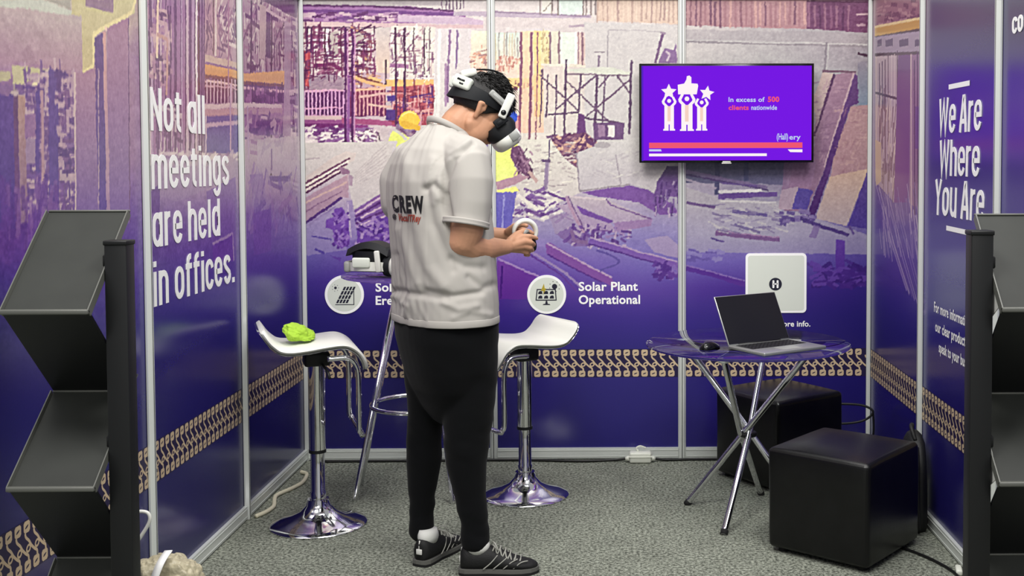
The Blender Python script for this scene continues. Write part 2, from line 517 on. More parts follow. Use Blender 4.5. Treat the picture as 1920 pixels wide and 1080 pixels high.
# ------------------------------------------------------------------ the printed mural (flat print on the wall panels)
RES = 0.0025
class Canvas:
    """A wall's printed picture in wall coordinates: s metres along the wall, z metres up."""
    def __init__(self, axis, c, s0, s1, sign):
        self.axis, self.c, self.s0, self.s1, self.sign = axis, c, s0, s1, sign
        self.w = int(round((s1 - s0) / RES)); self.h = int(round(2.5 / RES))
        self.a = np.zeros((self.h, self.w, 3), np.float32)

    def sz(self, u, v):
        p = hit(u, v, self.axis, self.c)
        return (p.x if self.axis == 1 else self.sign * p.y, p.z)

    def grad(self, cols):
        zz = (np.arange(self.h) + 0.5) * RES
        ss = self.s0 + (np.arange(self.w) + 0.5) * RES
        keys, tabs = [], []
        for u, stops in cols:
            q = [(self.sz(u, v), c) for v, c in stops]
            z = np.array([p[0][1] for p in q])[::-1]; c = np.array([p[1] for p in q], float)[::-1]
            tabs.append(np.stack([np.interp(zz, z, c[:, k]) for k in range(3)], 1)); keys.append(np.mean([p[0][0] for p in q]))
        keys = np.array(keys); o = np.argsort(keys); keys = keys[o]; tabs = [tabs[i] for i in o]
        i = np.clip(np.searchsorted(keys, ss) - 1, 0, len(keys) - 2)
        t = np.clip((ss - keys[i]) / (keys[i + 1] - keys[i]), 0, 1)
        T = np.stack(tabs, 0)
        self.a[:] = (T[i] * (1 - t)[:, None, None] + T[i + 1] * t[:, None, None]).transpose(1, 0, 2)

    def fill(self, col, pts, a=1.0):
        P = np.array(pts, float)
        x = (P[:, 0] - self.s0) / RES; y = P[:, 1] / RES
        x0, x1 = max(int(x.min()) - 1, 0), min(int(x.max()) + 2, self.w)
        y0, y1 = max(int(y.min()) - 1, 0), min(int(y.max()) + 2, self.h)
        if x1 <= x0 or y1 <= y0: return
        gx, gy = np.meshgrid(np.arange(x0, x1) + 0.5, np.arange(y0, y1) + 0.5)
        ins = np.zeros(gx.shape, bool); n = len(x)
        for i in range(n):
            j = i - 1
            if y[i] == y[j]: continue
            ins ^= ((y[i] > gy) != (y[j] > gy)) & (gx < (x[j] - x[i]) * (gy - y[i]) / (y[j] - y[i]) + x[i])
        reg = self.a[y0:y1, x0:x1]
        if len(col) == 2:
            t = np.clip((gy - y.min()) / max(y.max() - y.min(), 1e-6), 0, 1)[..., None]
            c = np.array(col[1], float) * (1 - t) + np.array(col[0], float) * t
        else:
            c = np.broadcast_to(np.array(col, float), reg.shape)
        w = (ins * a)[..., None]
        reg[:] = reg * (1 - w) + c * w

    def poly(self, col, px, a=1.0):
        self.fill(col, [self.sz(u, v) for u, v in px], a)

    def rect(self, col, u0, v0, u1, v1, a=1.0):
        self.poly(col, [(u0, v0), (u1, v0), (u1, v1), (u0, v1)], a)

    def segs(self, col, w, P, a=1.0):
        for (x0, y0), (x1, y1) in zip(P[:-1], P[1:]):
            d = math.hypot(x1 - x0, y1 - y0) or 1e-6
            nx, ny = -(y1 - y0) / d * w / 2, (x1 - x0) / d * w / 2
            self.fill(col, [(x0 + nx, y0 + ny), (x1 + nx, y1 + ny), (x1 - nx, y1 - ny), (x0 - nx, y0 - ny)], a)

    def line(self, col, w, px, a=1.0):
        """w in metres on the wall."""
        self.segs(col, w, [self.sz(u, v) for u, v in px], a)

    def blob(self, col, u, v, ru, rv, a=1.0, n=22, jag=0.0):
        self.poly(col, [(u + ru * math.cos(2 * PI * k / n) * (1 + jag * random.uniform(-1, 1)), v + rv * math.sin(2 * PI * k / n) * (1 + jag * random.uniform(-1, 1))) for k in range(n)], a)

    def verticals(self, u0, u1, v0, v1, step, cols, w, a=1.0, jit=0.0):
        u = u0
        while u < u1:
            self.line(random.choice(cols), w * random.uniform(0.7, 1.3), [(u, v0 + random.uniform(-jit, jit)), (u + random.uniform(-0.6, 0.6), v1 + random.uniform(-jit, jit))], a)
            u += step * random.uniform(0.85, 1.15)

    def clutter(self, u0, v0, u1, v1, n, cols, lmin, lmax, w, angs=(0, 90), a=0.85):
        for _ in range(n):
            s, z = self.sz(random.uniform(u0, u1), random.uniform(v0, v1))
            an = math.radians(random.choice(angs) + random.uniform(-7, 7)); L = random.uniform(lmin, lmax) / 2
            self.segs(random.choice(cols), w * random.uniform(0.6, 1.6), [(s - math.cos(an) * L, z - math.sin(an) * L), (s + math.cos(an) * L, z + math.sin(an) * L)], a)

    def mottle(self, u0, v0, u1, v1, n, amt, rmin, rmax):
        for _ in range(n):
            s, z = self.sz(random.uniform(u0, u1), random.uniform(v0, v1)); r = random.uniform(rmin, rmax)
            i, j = int(z / RES), int((s - self.s0) / RES)
            if 0 <= i < self.h and 0 <= j < self.w:
                d = random.uniform(-amt, amt); c = self.a[i, j] + d
                self.fill(tuple(np.clip(c, 0, 255)), [(s + r * random.uniform(.6, 1.3) * math.cos(k * PI / 3), z + 0.5 * r * random.uniform(.6, 1.3) * math.sin(k * PI / 3)) for k in range(6)], 0.5)


# ---- back wall picture
B = Canvas(1, 0.0, -0.02, 3.02, 1)
B.grad([
    (568, [(0, (178, 165, 175)), (50, (150, 112, 150)), (130, (150, 105, 140)), (230, (165, 120, 160)), (290, (205, 192, 200)), (360, (190, 172, 190)), (420, (150, 135, 180)), (480, (104, 92, 160)), (530, (66, 48, 134)), (580, (44, 34, 112)), (640, (34, 28, 102)), (850, (30, 26, 94))]),
    (760, [(0, (200, 190, 198)), (60, (215, 198, 205)), (160, (215, 195, 200)), (280, (214, 206, 206)), (360, (200, 188, 200)), (420, (140, 112, 168)), (480, (110, 80, 158)), (530, (74, 42, 138)), (590, (44, 32, 116)), (650, (35, 28, 104)), (850, (32, 27, 97))]),
    (940, [(0, (206, 196, 202)), (60, (212, 200, 206)), (160, (224, 204, 200)), (280, (222, 214, 210)), (380, (190, 178, 196)), (440, (150, 138, 182)), (490, (118, 88, 170)), (540, (82, 46, 142)), (590, (54, 34, 126)), (650, (42, 32, 114)), (850, (35, 30, 104))]),
    (1200, [(0, (205, 190, 190)), (60, (200, 190, 194)), (160, (200, 193, 197)), (280, (204, 196, 202)), (380, (172, 158, 184)), (440, (138, 126, 180)), (500, (112, 96, 170)), (550, (88, 62, 152)), (600, (58, 40, 132)), (650, (46, 35, 120)), (850, (37, 31, 108))]),
    (1440, [(0, (168, 138, 142)), (60, (172, 165, 170)), (160, (168, 165, 170)), (290, (130, 122, 140)), (380, (150, 142, 166)), (440, (142, 134, 174)), (490, (104, 88, 164)), (540, (66, 40, 130)), (590, (48, 34, 118)), (650, (40, 31, 112)), (850, (35, 29, 104))]),
    (1625, [(0, (110, 70, 100)), (60, (150, 140, 150)), (160, (148, 142, 150)), (290, (128, 106, 128)), (380, (112, 96, 138)), (440, (98, 86, 146)), (490, (78, 62, 140)), (540, (50, 34, 118)), (590, (38, 28, 108)), (650, (34, 27, 102)), (850, (31, 26, 96))])])
B.mottle(570, 0, 1630, 470, 1500, 12, 0.01, 0.05)
DP, MP, LP_, PK, MR = (92, 48, 96), (140, 92, 142), (206, 180, 194), (222, 196, 198), (112, 48, 76)
# upper slab and beam
B.rect((176, 166, 172), 566, 0, 840, 11)
B.poly((148, 104, 152), [(566, 11), (760, 12), (872, 24), (872, 34), (760, 46), (566, 42)])
B.line(DP, 0.010, [(566, 11), (700, 12), (760, 15), (850, 21)])
B.line((112, 70, 126), 0.016, [(566, 21), (690, 22), (760, 24), (866, 28)])
B.clutter(568, 26, 760, 39, 60, [DP, (112, 72, 124), LP_, (176, 140, 172)], 0.02, 0.08, 0.012, (0, 0, 6))
B.poly((206, 178, 186), [(566, 41), (760, 44), (905, 48), (905, 54), (566, 51)])
B.poly((196, 172, 196), [(745, 28), (860, 31), (905, 40), (905, 48), (745, 42)])
B.line((84, 48, 82), 0.008, [(566, 52), (720, 53)])
B.poly((180, 164, 182), [(850, 22), (930, 23), (1108, 29), (1108, 35), (930, 33), (850, 30)])
B.line((150, 132, 152), 0.010, [(920, 24), (1010, 26), (1105, 31)])
B.poly((205, 192, 198), [(920, 33), (1105, 36), (1105, 52), (920, 52)], 0.6)
B.line((168, 150, 164), 0.012, [(1066, 50), (1102, 47)])
B.verticals(828, 874, 0, 18, 7, [(96, 70, 96), (120, 96, 118)], 0.006)
B.rect((218, 212, 210), 1016, 0, 1034, 26); B.rect((206, 216, 216), 1047, 0, 1093, 28)
for u in (1012, 1035, 1046, 1094, 1099, 1108, 1116): B.line((132, 118, 116), 0.008, [(u, 0), (u, 29)])
B.line((140, 128, 120), 0.006, [(1018, 22), (1033, 6)])
B.poly((206, 182, 172), [(1118, 0), (1280, 0), (1280, 47), (1118, 40)])
B.verticals(1120, 1280, 0, 42, 9, [(176, 150, 142), (160, 134, 130), (216, 194, 184)], 0.008, 0.8, 4)
B.poly((164, 126, 132), [(1280, 0), (1514, 0), (1514, 55), (1280, 48)])
B.verticals(1284, 1512, 3, 50, 9, [(126, 88, 100), (190, 150, 148), (108, 72, 92), (150, 110, 118)], 0.010, 0.85, 4)
B.poly((104, 64, 94), [(1512, 2), (1626, 4), (1626, 62), (1512, 56)])
B.verticals(1516, 1600, 8, 56, 11, [(126, 84, 110), (80, 44, 76), (138, 98, 118)], 0.010, 0.8, 5)
B.line((170, 140, 152), 0.010, [(1606, 29), (1626, 27)]); B.line((158, 126, 142), 0.012, [(1606, 48), (1622, 47)])
B.line((76, 40, 66), 0.008, [(1512, 3), (1626, 4)])
# left building behind the rebars
B.poly(((208, 190, 196), (190, 158, 172)), [(568, 53), (704, 53), (704, 168), (568, 168)])
B.clutter(570, 56, 640, 165, 130, [(120, 64, 92), (150, 92, 120), (230, 214, 216), (96, 46, 84)], 0.02, 0.12, 0.008, (0, 90, 0, 90, 30))
B.clutter(660, 56, 704, 160, 100, [(128, 72, 88), (236, 222, 218), (110, 58, 88), (200, 150, 120)], 0.02, 0.09, 0.008, (0, 90, 0, 90, -30))
B.rect((182, 168, 168), 619, 60, 634, 110); B.rect((186, 172, 170), 665, 62, 680, 88)
B.line((246, 238, 236), 0.010, [(613, 53), (613, 105)]); B.line((80, 42, 60), 0.008, [(609, 53), (609, 108)]); B.line((90, 46, 66), 0.007, [(617, 58), (617, 105)])
B.line((84, 44, 66), 0.008, [(586, 78), (608, 78)]); B.line((250, 240, 236), 0.012, [(586, 76), (608, 76)]); B.line((240, 228, 226), 0.012, [(662, 92), (700, 93)]); B.line((92, 48, 64), 0.007, [(662, 96), (700, 97)])
B.poly((172, 72, 82), [(570, 96), (582, 98), (579, 130), (580, 152), (582, 162), (571, 163)])
B.line((214, 110, 110), 0.008, [(575, 100), (573, 120), (578, 140), (574, 160)])
B.line((120, 50, 96), 0.018, [(586, 124), (620, 122), (640, 132)]); B.line((214, 180, 190), 0.012, [(588, 119), (616, 116)])
B.blob((164, 142, 158), 612, 156, 34, 16, 1, 22, 0.08); B.rect((164, 140, 156), 581, 152, 646, 169)
B.clutter(583, 145, 645, 166, 60, [(150, 126, 146), (182, 160, 170), (138, 112, 134)], 0.01, 0.03, 0.006, (0, 40), 0.6)
B.clutter(568, 54, 704, 150, 150, [(104, 48, 84), (124, 62, 100), (86, 40, 80)], 0.02, 0.10, 0.006, (0, 90, 0, 90, 25))
B.clutter(734, 54, 815, 150, 60, [(110, 60, 96), (96, 50, 90)], 0.02, 0.09, 0.005, (0, 90, 90, 40))
# railings
B.poly(((94, 42, 96), (80, 30, 84)), [(568, 170), (646, 170), (646, 221), (568, 222)])
B.poly(((132, 58, 84), (104, 40, 88)), [(656, 166), (722, 165), (722, 218), (656, 220)])
B.line((224, 176, 204), 0.011, [(568, 172), (646, 171)]); B.line((206, 150, 186), 0.008, [(568, 204), (646, 203)]); B.line((200, 150, 180), 0.010, [(568, 219), (646, 219)])
for k in range(11): B.line((204, 154, 198), 0.0075, [(570 + 7.4 * k, 170), (570 + 7.4 * k, 221)])
for k in range(9): B.line((208, 150, 160), 0.0065, [(659 + 7.4 * k, 166), (659 + 7.4 * k, 218)])
B.line((226, 180, 160), 0.013, [(656, 170), (722, 167)]); B.line((214, 170, 170), 0.012, [(672, 182), (752, 172)]); B.line((214, 176, 170), 0.013, [(690, 196), (756, 204)])
B.poly((236, 186, 128), [(722, 150), (815, 149), (815, 161), (722, 163)]); B.line((226, 178, 130), 0.016, [(662, 146), (690, 156), (722, 163)]); B.line((120, 66, 64), 0.008, [(662, 141), (716, 158)]); B.line((228, 184, 132), 0.016, [(690, 146), (714, 153)])
B.rect((206, 178, 184), 568, 219, 640, 226); B.rect((146, 82, 132), 568, 226, 655, 234); B.rect((110, 44, 104), 568, 233, 660, 240); B.poly((162, 84, 124), [(640, 222), (742, 228), (742, 238), (640, 232)])
B.poly((136, 60, 122), [(650, 233), (690, 236), (688, 245), (650, 244)])
B.rect((146, 104, 152), 568, 240, 700, 268)
B.clutter(570, 240, 640, 268, 70, [(228, 214, 222), (96, 46, 104), (240, 230, 232), (120, 66, 124)], 0.02, 0.08, 0.011, (0, 0, 25, -20))
B.clutter(650, 246, 706, 266, 60, [(230, 218, 220), (110, 70, 106), (246, 238, 236)], 0.01, 0.05, 0.008, (0, 30, -30))
# light column, far facade with thin rebars
B.poly(((202, 190, 194), (222, 196, 186)), [(705, 52), (731, 52), (729, 138), (704, 136)])
B.poly((224, 212, 210), [(733, 50), (816, 50), (816, 150), (729, 150)])
B.clutter(732, 54, 816, 148, 110, [(140, 100, 120), (180, 150, 160), (244, 236, 230), (110, 70, 104)], 0.015, 0.07, 0.0055, (90, 90, 0, 50))
B.line((128, 66, 120), 0.022, [(730, 123), (766, 126)], 0.7)
B.poly(((178, 92, 98), (164, 74, 90)), [(733, 163), (815, 160), (812, 236), (733, 234)])
B.clutter(734, 166, 812, 232, 80, [(226, 176, 176), (204, 136, 140), (120, 46, 70), (90, 50, 110)], 0.03, 0.12, 0.007, (90, 90, 8, -8))
B.rect((84, 60, 132), 724, 180, 742, 190); B.rect((84, 54, 120), 722, 206, 742, 226)
for u, w in ((741, .011), (758, .011), (775, .006), (795, .006), (805, .005)): B.line((88, 46, 82), w, [(u, 52), (u, 236 if w > .01 else 140)])
for u0 in (647, 660): B.line((88, 40, 92), 0.013, [(u0, 53), (u0, 302)]); B.line((190, 140, 180), 0.006, [(u0 + 4, 60), (u0 + 4, 280)])
B.line((120, 64, 130), 0.016, [(654, 142), (652, 280)], 0.7)
for u in (575, 583): B.line((88, 42, 84), 0.010, [(u, 53), (u, 100)])
B.line((90, 44, 72), 0.008, [(639, 56), (639, 130)]); B.line((78, 40, 70), 0.009, [(722, 112), (722, 160)])
# white column, bright opening
B.poly(((214, 204, 212), (222, 214, 216)), [(815, 54), (881, 54), (880, 236), (812, 236)])
B.line((238, 230, 232), 0.016, [(824, 56), (820, 236)]); B.line((140, 108, 144), 0.012, [(843, 57), (838, 192)]); B.line((132, 104, 144), 0.010, [(857, 58), (855, 130)]); B.line((170, 140, 170), 0.012, [(836, 120), (834, 200)])
B.poly(((224, 226, 212), (226, 196, 184)), [(882, 58), (914, 58), (914, 140), (882, 140)])
B.clutter(883, 88, 914, 138, 40, [(160, 120, 120), (244, 224, 210), (206, 150, 130)], 0.01, 0.05, 0.006, (0, 90, 10))
B.poly(((206, 218, 214), (232, 206, 196)), [(928, 62), (974, 62), (974, 146), (928, 146)])
B.verticals(930, 974, 64, 112, 5, [(188, 170, 160), (150, 140, 140), (222, 226, 214), (206, 190, 170)], 0.006, 0.8, 6)
B.clutter(928, 108, 974, 134, 70, [(206, 150, 140), (178, 120, 110), (236, 206, 190)], 0.01, 0.04, 0.006, (90, 80))
B.poly((240, 200, 148), [(926, 147), (1002, 146), (1002, 166), (926, 168)]); B.clutter(930, 150, 1000, 168, 24, [(110, 66, 76), (230, 180, 130)], 0.015, 0.03, 0.010, (90,))
B.poly(((236, 206, 168), (240, 190, 168)), [(976, 58), (1018, 58), (1018, 250), (976, 250)], 0.7)
B.poly(((244, 202, 150), (240, 188, 150)), [(1000, 58), (1014, 58), (1012, 220), (1000, 220)])
for u, w in ((977, .013), (996, .014), (1008, .006)): B.line((132, 84, 108), w, [(u, 60), (u - 4, 262)])
B.rect((150, 62, 104), 935, 218, 975, 222, .6); B.rect((196, 108, 120), 936, 222, 975, 250, .5)
B.poly((226, 210, 172), [(1014, 58), (1031, 58), (1031, 122), (1012, 122)]); B.clutter(1014, 62, 1030, 120, 24, [(190, 170, 130), (160, 130, 110)], 0.01, 0.06, 0.005, (90,))
B.poly((214, 206, 196), [(1032, 60), (1048, 60), (1048, 122), (1032, 122)]); B.rect((216, 222, 218), 1050, 61, 1079, 122); B.line((246, 246, 240), 0.01, [(1080, 60), (1078, 124)])
B.rect((206, 180, 178), 1081, 61, 1095, 126)
for u, w, v1 in ((1031, .009, 124), (1048, .011, 124), (1091, .012, 126), (1084, .006, 124)): B.line((134, 104, 116), w, [(u, 60), (u - 1, v1)])
B.line((224, 214, 206), 0.012, [(1012, 122), (1100, 126)])
# pale grey hall wall
B.poly(((198, 191, 196), (202, 195, 201)), [(1096, 42), (1285, 50), (1285, 300), (1096, 300)])
B.line((160, 152, 158), 0.006, [(1140, 56), (1138, 130)]); B.line((178, 170, 176), 0.005, [(1140, 56), (1245, 61)]); B.line((140, 128, 136), 0.006, [(1114, 99), (1134, 99)]); B.line((130, 112, 130), 0.012, [(1123, 105), (1122, 126)])
B.line((112, 84, 116), 0.015, [(1243, 63), (1228, 120)]); B.line((150, 130, 150), 0.010, [(1237, 62), (1248, 64)])
B.poly((132, 104, 142), [(1236, 112), (1246, 92), (1262, 96), (1266, 80), (1269, 120), (1234, 120)]); B.line((190, 172, 190), 0.010, [(1248, 98), (1256, 104), (1250, 116)])
# scaffold
B.poly((206, 205, 200), [(1052, 131), (1145, 127), (1183, 138), (1182, 142), (1060, 136)]); B.line((122, 102, 116), 0.008, [(1058, 140), (1182, 143)])
SC = (94, 68, 98)
for u, v0, v1, w in ((1061, 112, 256, .011), (1088, 140, 212, .010), (1119, 140, 268, .013), (1134, 142, 232, .007), (1183, 114, 252, .012), (1027, 140, 222, .008), (1043, 140, 264, .008), (1016, 130, 240, .007)):
    B.line(SC, w, [(u, v0), (u - 4, v1)])
for a_, b_ in (((1060, 152), (1145, 232)), ((1118, 142), (1040, 206)), ((1182, 150), (1096, 222)), ((1156, 142), (1179, 175)), ((1010, 140), (1086, 210)), ((1142, 141), (1122, 165))): B.line((104, 78, 104), 0.009, [a_, b_])
B.line(SC, 0.010, [(1026, 216), (1086, 211)]); B.line(SC, 0.010, [(1094, 222), (1170, 232)])
B.poly((102, 62, 112), [(1084, 212), (1096, 218), (1098, 252), (1080, 252)])
B.poly((108, 78, 116), [(1112, 232), (1170, 230), (1168, 262), (1112, 264)]); B.rect((226, 218, 220), 1140, 236, 1152, 258); B.rect((150, 120, 150), 1122, 236, 1134, 258)
B.poly((118, 78, 104), [(1032, 262), (1060, 252), (1098, 250), (1112, 262), (1110, 296), (1082, 316), (1060, 300), (1032, 296)])
B.clutter(1034, 256, 1108, 298, 80, [(86, 46, 88), (216, 176, 156), (160, 120, 130), (96, 60, 100)], 0.02, 0.09, 0.010, (0, 30, -40, 60))
# bright ground behind the workers
B.poly(((222, 216, 212), (206, 196, 200)), [(926, 262), (1032, 262), (1060, 302), (1085, 318), (1088, 362), (1050, 380), (926, 372)])
B.clutter(985, 268, 1080, 352, 60, [(180, 166, 170), (236, 230, 224), (150, 136, 142)], 0.01, 0.06, 0.006, (0, 10, -20), .7)
# rock sheet
B.poly(((206, 200, 205), (192, 183, 194)), [(1080, 287), (1112, 275), (1200, 258), (1272, 258), (1272, 300), (1226, 362), (1180, 344), (1088, 359)])
B.line((164, 154, 164), 0.007, [(1153, 290), (1160, 330), (1164, 346)]); B.line((150, 138, 150), 0.008, [(1080, 287), (1086, 360), (1180, 346), (1180, 348)]); B.clutter(1100, 285, 1220, 335, 30, [(180, 170, 180), (212, 206, 208)], 0.02, 0.06, 0.006, (20, -20), .6); B.blob((172, 164, 170), 1129, 273, 15, 6)
B.poly((120, 82, 150), [(1090, 362), (1180, 348), (1212, 356), (1262, 384), (1270, 400), (1240, 404), (1195, 380), (1120, 370)])
B.poly(((92, 70, 116), (112, 78, 140)), [(1250, 312), (1276, 312), (1276, 372), (1226, 366), (1232, 340)]); B.clutter(1226, 340, 1276, 400, 40, [(80, 50, 110), (180, 160, 190), (110, 80, 140)], 0.02, 0.06, 0.009, (90, 60))
# rods, prop and slabs
B.line((150, 132, 160), 0.022, [(1026, 304), (1018, 404)]); B.line((104, 84, 116), 0.006, [(1030, 262), (1029, 302)]); B.line((110, 88, 120), 0.012, [(1016, 302), (1032, 302)]); B.line((196, 182, 196), 0.006, [(1030, 306), (1022, 402)])
B.clutter(962, 360, 1062, 408, 70, [(120, 86, 146), (206, 196, 206), (104, 70, 130), (226, 218, 220)], 0.03, 0.12, 0.012, (0, -25, 30))
B.line((228, 220, 220), 0.020, [(970, 366), (1008, 394)]); B.line((108, 72, 134), 0.014, [(1026, 362), (1060, 376)])
B.poly((158, 140, 172), [(1028, 404), (1070, 400), (1100, 442), (1040, 440)], .7)
B.poly(((186, 172, 184), (170, 152, 180)), [(1059, 368), (1134, 374), (1223, 411), (1150, 419), (1078, 388)])
B.poly((150, 120, 164), [(1150, 419), (1223, 411), (1221, 424), (1153, 436)])
B.poly(((178, 158, 184), (160, 138, 174)), [(1039, 386), (1075, 385), (1142, 416), (1156, 435), (1087, 429), (1070, 405)])
B.poly((112, 74, 148), [(1080, 386), (1150, 416), (1141, 420), (1090, 402)])
B.line((116, 80, 140), 0.010, [(1085, 428), (1155, 436)]); B.line((120, 88, 140), 0.008, [(1134, 374), (1145, 386), (1222, 412)]); B.line((206, 190, 202), 0.010, [(1060, 369), (1134, 375)])
B.line((172, 140, 168), 0.015, [(1060, 369), (1076, 405), (1099, 446)]); B.line((108, 74, 124), 0.005, [(1064, 369), (1103, 446)])
B.poly((126, 100, 154), [(1040, 440), (1072, 424), (1104, 444), (1100, 462), (1074, 462)]); B.clutter(1060, 426, 1180, 462, 70, [(100, 66, 136), (180, 160, 188), (146, 120, 168), (88, 54, 124)], 0.015, 0.06, 0.012, (0, 40, -30, 80))
B.line((126, 96, 142), 0.020, [(1070, 432), (1076, 452), (1102, 456)])
B.line((118, 84, 160), 0.030, [(1104, 452), (1180, 474), (1270, 499)]); B.line((170, 146, 186), 0.008, [(1106, 446), (1180, 467), (1270, 492)]); B.line((84, 48, 130), 0.008, [(1104, 458), (1270, 505)])
B.poly((164, 146, 180), [(1208, 450), (1250, 442), (1274, 462), (1274, 486), (1226, 474)], .8)
B.poly((124, 76, 152), [(1022, 459), (1030, 456), (1146, 522), (1160, 545), (1130, 530), (1024, 476)]); B.line((178, 150, 190), 0.009, [(1024, 457), (1146, 521)]); B.line((84, 44, 130), 0.008, [(1026, 478), (1128, 530)])
B.line((150, 128, 178), 0.014, [(990, 470), (1060, 512), (1090, 540)]); B.line((96, 56, 140), 0.008, [(986, 474), (1052, 516), (1080, 545)])
B.poly(((112, 62, 152), (88, 38, 140)), [(932, 490), (950, 492), (1006, 518), (990, 562), (932, 562)]); B.line((160, 130, 190), 0.010, [(934, 486), (1010, 520)]); B.line((70, 30, 120), 0.010, [(940, 500), (938, 560)])
B.segs((92, 76, 148), 0.010, [B.sz(*p[:2]) for p in catmull([(1118, 470, 0), (1142, 478, 0), (1160, 490, 0), (1150, 498, 0), (1128, 506, 0), (1124, 510, 0)], 5)])
B.clutter(1226, 492, 1272, 524, 40, [(92, 54, 140), (128, 100, 170), (76, 40, 126)], 0.02, 0.05, 0.016, (0, 50, -30))
# workers in the picture
Y1 = (232, 236, 132)
B.poly((150, 124, 146), [(742, 232), (780, 240), (776, 256), (752, 258), (740, 248)]); B.clutter(744, 232, 776, 254, 20, [(110, 70, 104), (180, 150, 160)], 0.01, 0.03, 0.008, (20, -40))
B.blob((240, 200, 84), 766, 226, 20, 18); B.poly((226, 180, 72), [(745, 224), (752, 238), (786, 246), (787, 238), (756, 226)]); B.line((250, 224, 140), 0.008, [(752, 218), (764, 210), (780, 214)])
B.poly(Y1, [(735, 246), (752, 250), (770, 262), (770, 320), (722, 312), (724, 272)]); B.line((206, 200, 196), 0.016, [(738, 244), (754, 256), (760, 262)])
B.poly((164, 138, 160), [(712, 262), (726, 270), (734, 285), (728, 306), (716, 310), (710, 290)]); B.line((72, 50, 66), 0.006, [(709, 250), (712, 268), (711, 296), (720, 312)])
B.blob((52, 84, 190), 957, 220, 12, 13); B.line((150, 176, 232), 0.008, [(950, 216), (960, 210)]); B.blob((178, 140, 140), 946, 240, 10, 10)
B.poly((120, 96, 170), [(905, 262), (926, 262), (926, 330), (908, 330)])
B.poly(((238, 244, 128), (232, 238, 150)), [(924, 270), (950, 260), (968, 266), (974, 290), (962, 310), (976, 326), (940, 340), (926, 344)])
B.poly((112, 76, 106), [(958, 276), (974, 273), (988, 300), (1000, 330), (990, 338), (968, 316), (956, 296)]); B.clutter(960, 278, 996, 330, 30, [(82, 48, 80), (160, 124, 148)], 0.02, 0.05, 0.007, (60, -60))
B.line((190, 160, 160), 0.018, [(990, 322), (1006, 342)]); B.poly((178, 142, 158), [(928, 342), (972, 328), (992, 332), (966, 346), (932, 358)])
B.poly((240, 236, 150), [(930, 358), (966, 350), (974, 360), (932, 362)])
B.poly(((112, 104, 178), (98, 92, 176)), [(928, 362), (968, 360), (962, 396), (956, 440), (930, 444)]); B.line((150, 146, 206), 0.008, [(944, 366), (940, 438)])
# left foreground
B.poly(((212, 204, 206), (200, 190, 196)), [(566, 268), (744, 266), (724, 356), (664, 394), (640, 300), (566, 350)])
for k in range(7): B.line((190, 178, 182), 0.005, [(664, 350 - 4 * k), (724, 318 - 8 * k)], .7)
B.line((170, 156, 164), 0.008, [(568, 300), (600, 296)], .7)
B.poly(((216, 202, 202), (206, 190, 192)), [(566, 336), (625, 295), (646, 284), (667, 287), (664, 300), (566, 362)])
for k, c in enumerate([(112, 66, 96), (230, 216, 214), (104, 56, 92), (220, 200, 204), (92, 46, 84)]): B.line(c, 0.010, [(568, 346 + 5 * k), (655 - k * 2, 297 + 5 * k)])
B.poly((150, 116, 140), [(634, 312), (652, 318), (656, 326), (640, 328)]); B.poly((170, 146, 164), [(653, 326), (662, 332), (660, 350), (653, 348)])
B.poly(((186, 154, 168), (164, 134, 160)), [(568, 373), (636, 336), (652, 327), (653, 373), (638, 370), (572, 418)]); B.line((204, 172, 172), 0.010, [(570, 382), (650, 342)]); B.line((140, 106, 136), 0.006, [(570, 398), (640, 360)])
B.line((86, 54, 116), 0.014, [(572, 418), (620, 386), (640, 371)]); B.line((142, 122, 166), 0.010, [(575, 424), (628, 388)])
B.poly((158, 144, 184), [(572, 424), (632, 388), (650, 470), (572, 480)], .55)
B.poly(((134, 94, 146), (112, 78, 150)), [(664, 396), (724, 356), (730, 404), (668, 428)])
for k in range(5): B.line([(196, 168, 196), (88, 48, 112)][k % 2], 0.010, [(666, 402 + 6 * k), (726, 362 + 10 * k)])
B.poly((104, 66, 152), [(668, 426), (730, 402), (732, 470), (668, 470)]); B.clutter(668, 410, 730, 468, 60, [(150, 118, 178), (90, 50, 138), (178, 150, 196), (70, 34, 116)], 0.02, 0.06, 0.012, (20, -30, 70))
B.poly(((156, 138, 178), (140, 122, 176)), [(649, 378), (660, 376), (669, 448), (654, 452)]); B.line((190, 172, 200), 0.006, [(651, 380), (657, 446)])
B.poly((112, 72, 158), [(626, 392), (640, 390), (652, 412), (655, 458), (640, 468), (626, 456), (624, 432), (610, 428), (610, 412), (624, 408)]); B.clutter(624, 396, 654, 462, 50, [(84, 44, 130), (140, 104, 178), (160, 130, 190)], 0.01, 0.04, 0.011, (40, -50, 90))
B.line((84, 66, 146), 0.012, [(590, 468), (608, 476)]); B.line((92, 74, 150), 0.008, [(584, 444), (620, 450)]); B.poly((92, 62, 146), [(618, 480), (640, 484), (638, 492)])
